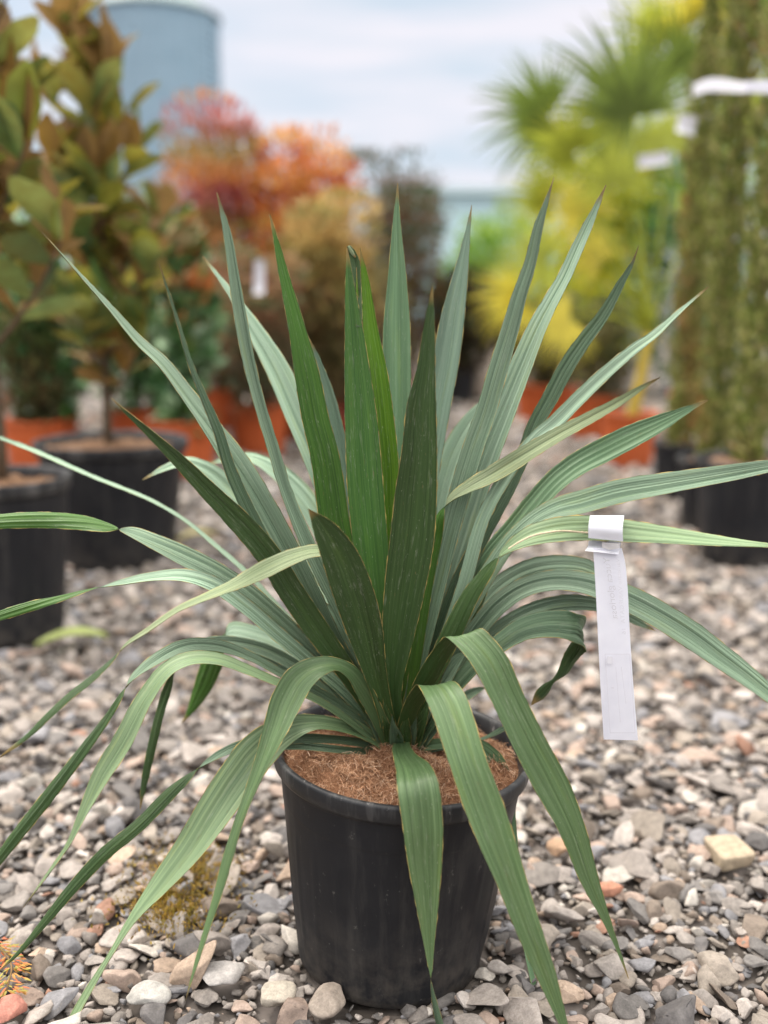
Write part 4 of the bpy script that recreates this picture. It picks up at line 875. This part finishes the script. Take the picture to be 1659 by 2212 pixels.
def small_tag(px, py, D, w_, h_, tilt, label, group='small white tags on the background plants'):
    c_ = at(px, py, D); m_ = MB(); n = 6
    V = []; q = []
    for i in range(n + 1):
        s_ = i / n; y_ = .15 * h_ * math.sin(s_ * 2.5)
        V += [(-w_ / 2, y_, -h_ * s_), (w_ / 2, y_ + .1 * w_, -h_ * s_), (w_ / 2, y_ + .002 + .1 * w_, -h_ * s_), (-w_ / 2, y_ + .002, -h_ * s_)]
    for i in range(n):
        for k in range(4): q.append((4 * i + k, 4 * i + (k + 1) % 4, 4 * i + 4 + (k + 1) % 4, 4 * i + 4 + k))
    m_.add(V, q + [(0, 1, 2, 3), (4 * n + 3, 4 * n + 2, 4 * n + 1, 4 * n)])
    o = m_.build('small_tag', WHITE, None, loc=tuple(c_)); o.rotation_euler = (0, R(tilt), 0); tag(o, label, 'tag', group)
small_tag(1490, 248, 4.15, .075, .07, 10, 'white tag on the leftmost cypress, below the tape')
small_tag(1412, 330, 4.6, .14, .055, -8, 'wide white tag beside the palm fans')
small_tag(560, 560, 5.1, .05, .17, 3, 'white tag hanging on the brownish shrub over the orange pots')
# pale sack
def sack():
    c_ = on_ground(1052, 868); m_ = MB(); rs = np.random.default_rng(9)
    prof = [(.001, 0), (.15, .005), (.19, .06), (.2, .2), (.19, .33), (.14, .42), (.06, .45), (.045, .47), (.07, .52), (.02, .515), (.001, .50)]
    m_.lathe(prof, 36, wob=lambda a, z: 1 + .05 * np.sin(a * 3 + z * 9) + .03 * np.sin(a * 7 - z * 14))
    mt, t_, b_ = mat('sack_cloth', .9, .1); cc_ = ramp(t_, noise(t_, objco(t_), 14, 4), [(.3, (.42, .34, .27)), (.7, (.62, .54, .46))]); t_.links.new(cc_, b_.inputs['Base Color'])
    root = empty('sack', tuple(c_)); tag(root, 'pale beige filled sack standing on the gravel in the far centre', 'sack')
    m_.build('cloth', mt, root)
    k = MB(); k.lathe([(.058, .447), (.066, .455), (.062, .466), (.052, .47)], 24); mt2, t2_, b2_ = mat('sack_cord', .8); b2_.inputs['Base Color'].default_value = (.3, .22, .14, 1); k.build('cord', mt2, root)
sack()

# ------------------------------------------------------------------ gravel and things lying on it
def lone_stone(px, py, sx, sy, sz, col, label, seed, rot=0, group=None, boxy=False):
    p = on_ground(px, py, .01); rs = np.random.default_rng(seed)
    bm = bmesh.new()
    if boxy:
        bmesh.ops.create_cube(bm, size=1.6); bmesh.ops.bevel(bm, geom=bm.edges[:], offset=.32, segments=3, affect='EDGES', profile=.6)
        bmesh.ops.subdivide_edges(bm, edges=bm.edges[:], cuts=2, use_grid_fill=True)
    else: bmesh.ops.create_icosphere(bm, subdivisions=4, radius=1)
    bm.verts.ensure_lookup_table()
    V = np.array([v.co[:] for v in bm.verts])
    if not boxy:
        for _ in range(14):
            nn = rs.normal(size=3); nn /= np.linalg.norm(nn); V -= nn * (np.maximum(0, V @ nn - rs.uniform(.6, .85)) * .9)[:, None]
    f = rs.normal(size=(3, 3)) * 2.5; V *= (1 + .04 * np.sin(V @ f).sum(1))[:, None]
    V *= np.array([sx, sy, sz])
    for v, c_ in zip(bm.verts, V): v.co = c_
    me = bpy.data.meshes.new('stone'); bm.to_mesh(me); bm.free(); me.polygons.foreach_set('use_smooth', np.full(len(me.polygons), True))
    a = me.color_attributes.new('Col', 'FLOAT_COLOR', 'POINT'); c4 = np.ones((len(me.vertices), 4), np.float32); c4[:, :3] = s2l(col); a.data.foreach_set('color', c4.ravel())
    me.materials.append(STONE); o = bpy.data.objects.new('stone', me); C.objects.link(o); o.location = (p[0], p[1], sz * .75 + .008); o.rotation_euler = (R(4), R(-3), rot)
    tag(o, label, 'stone', group); BLOCK.append((p[0], p[1], min(sx, sy) * .8))
lone_stone(1573, 1855, .034, .036, .016, (172, 156, 134), 'large squarish cream stone lying on the gravel at right', 1, R(10), boxy=True)
lone_stone(18, 2195, .027, .02, .013, (178, 122, 108), 'reddish stone at the lower left corner', 2, .4)
lone_stone(1312, 1928, .022, .013, .011, (178, 128, 106), 'orange oval stone right of the hanging leaf tip', 3, .2)
lone_stone(1205, 1840, .024, .018, .012, (170, 140, 115), 'brown rounded stone right of the pot', 4, .1)
lone_stone(595, 2165, .027, .021, .014, (190, 180, 165), 'pale rounded stone at the left foot of the pot', 5, .3)
lone_stone(710, 2175, .027, .022, .016, (165, 152, 140), 'grey brown stone in front of the pot', 6, 1.0)
lone_stone(315, 2160, .031, .02, .013, (180, 176, 170), 'big pale grey stone near the bottom left', 7, -.2)
lone_stone(480, 2115, .028, .022, .013, (178, 172, 168), 'light grey angular stone left of the pot foot', 8, .5)

def leaf_litter(px, py, Lm, Wm, ang, col, label, name='fallen_leaf', cat='leaf'):
    p = on_ground(px, py, .03); m_ = MB(); th = R(ang)
    d = np.array([[math.cos(th), math.sin(th), .05]]); Pb = np.array([[0., 0, 0]]) - d * Lm / 2
    ts = np.linspace(0, 1, 14); prof = np.sin(ts * math.pi) ** .7 * .5 + .01; side = np.array([-math.sin(th), math.cos(th), 0]); V = []
    for k, (t_, w_) in enumerate(zip(ts, prof)):
        c_ = Pb[0] + d[0] * Lm * t_ + np.array([0, 0, .02 * math.sin(t_ * 3.1)])
        for u_ in (-1, -.5, 0, .5, 1): V.append(c_ + side * Wm * w_ * u_ + np.array([0, 0, .012 * abs(u_)]))
    V = np.array(V); V2 = V - np.array([0, 0, .001]); K = len(V); q = []
    for i in range(13):
        for j in range(4):
            a = i * 5 + j; q += [(a, a + 5, a + 6, a + 1), (a + K, a + 1 + K, a + 6 + K, a + 5 + K)]
    m_.add(np.vstack([V, V2]), q, None, s2l(col)); o = m_.build(name, FOL, None, loc=tuple(p)); tag(o, label, cat)
leaf_litter(155, 1390, .17, .062, 14, (190, 200, 130), 'yellow-green fallen leaf on the gravel beside the left black pot')
leaf_litter(425, 1165, .14, .055, 20, (205, 195, 140), 'pale yellow fallen leaf right of the second black pot')
def sprig():
    p = on_ground(12, 2080, .03); m_ = MB(); rs = np.random.default_rng(4); root = empty('conifer_sprig', tuple(p)); tag(root, 'orange-green conifer sprig lying at the lower left edge', 'twig')
    tw = MB(); n = 240; pts = np.array([[-.06, .06, .004], [-.02, .02, .012], [.012, -.012, .006], [.02, -.05, .0]]); Q = catmull(pts, 20); tw.tube(Q, .0012, 6, (.2, .12, .05))
    k = rs.integers(2, 20, n); P = Q[k]; side = rs.choice([-1, 1], n)
    Dn = np.stack([side * .8 + .3, side * .4 - .7, rs.normal(size=n) * .25], 1) + rs.normal(size=(n, 3)) * .25; Dn /= np.linalg.norm(Dn, axis=1)[:, None]
    P = P + Dn * rs.uniform(0, .02, n)[:, None]
    cols = np.array([s2l((200, 150, 80)), s2l((170, 160, 80)), s2l((215, 120, 80))])[rs.integers(0, 3, n)]
    leaf_blades(m_, P, Dn, np.tile([0, 0, 1.], (n, 1)), rs.uniform(.006, .013, n), rs.uniform(.002, .003, n), cols)
    tw.build('twig', BARK, root); m_.build('needles', FOL, root)
sprig()
# moss on the gravel
mo = MB(); rs = np.random.default_rng(12)
cen = [on_ground(x, y, .012) for x, y in ((395, 1868), (350, 1945), (420, 1900), (380, 1985))]
P = []
for c_ in cen:
    n = 900; a = rs.uniform(0, 6.283, n); r_ = np.abs(rs.normal(size=n)) * .032; P.append(np.stack([c_[0] + np.cos(a) * r_ * 1.3, c_[1] + np.sin(a) * r_, .012 + rs.uniform(0, .012, n)], 1))
P = np.concatenate(P); n = len(P); Dn = rs.normal(size=(n, 3)) * .7 + np.array([0, 0, 1]); cols = np.array([s2l((165, 140, 60)), s2l((140, 125, 55)), s2l((185, 150, 75)), s2l((120, 95, 50))])[rs.integers(0, 4, n)]
leaf_blades(mo, P, Dn, rs.normal(size=(n, 3)), rs.uniform(.004, .009, n), rs.uniform(.0015, .003, n), cols)
o = mo.build('moss', FOL); tag(o, 'rusty yellow moss growing between the stones left of the pot', 'moss', kind='stuff')

varA, TA = stone_variants(4, 22, 1); varB, TB = stone_variants(3, 20, 2); varC, TC = stone_variants(2, 14, 3)
gm = MB(); hw = lambda y: .50 * y + .25
P = clear(jitter_pts(.72, 1.75, .031, hw, .6), .012); s_ = rng.lognormal(math.log(.0185), .30, len(P)); gravel_layer(gm, P, s_, varA, TA, .75, .3)
P = clear(jitter_pts(1.75, 3.3, .034, hw, .6), .012); s_ = rng.lognormal(math.log(.020), .30, len(P)); gravel_layer(gm, P, s_, varB, TB, .75, .3)
P = clear(jitter_pts(.72, 2.3, .0135, hw, .5), .004); s_ = rng.lognormal(math.log(.0078), .4, len(P)); gravel_layer(gm, P, s_, varC, TC, .7, .3, .9)
P = clear(jitter_pts(3.3, 6.0, .045, hw, .55), .01); s_ = rng.lognormal(math.log(.026), .3, len(P)); gravel_layer(gm, P, s_, varC, TC, .7, .3)
P = clear(jitter_pts(6.0, 11.0, .07, hw, .55), .01); s_ = rng.lognormal(math.log(.04), .3, len(P)); gravel_layer(gm, P, s_, varC, TC, .5, .25)
o = gm.build('gravel', STONE); tag(o, 'loose grey and beige crushed stones covering the yard', 'gravel', kind='stuff')
print('leaves', NLEAF[0], 'gravel verts', gm.n)
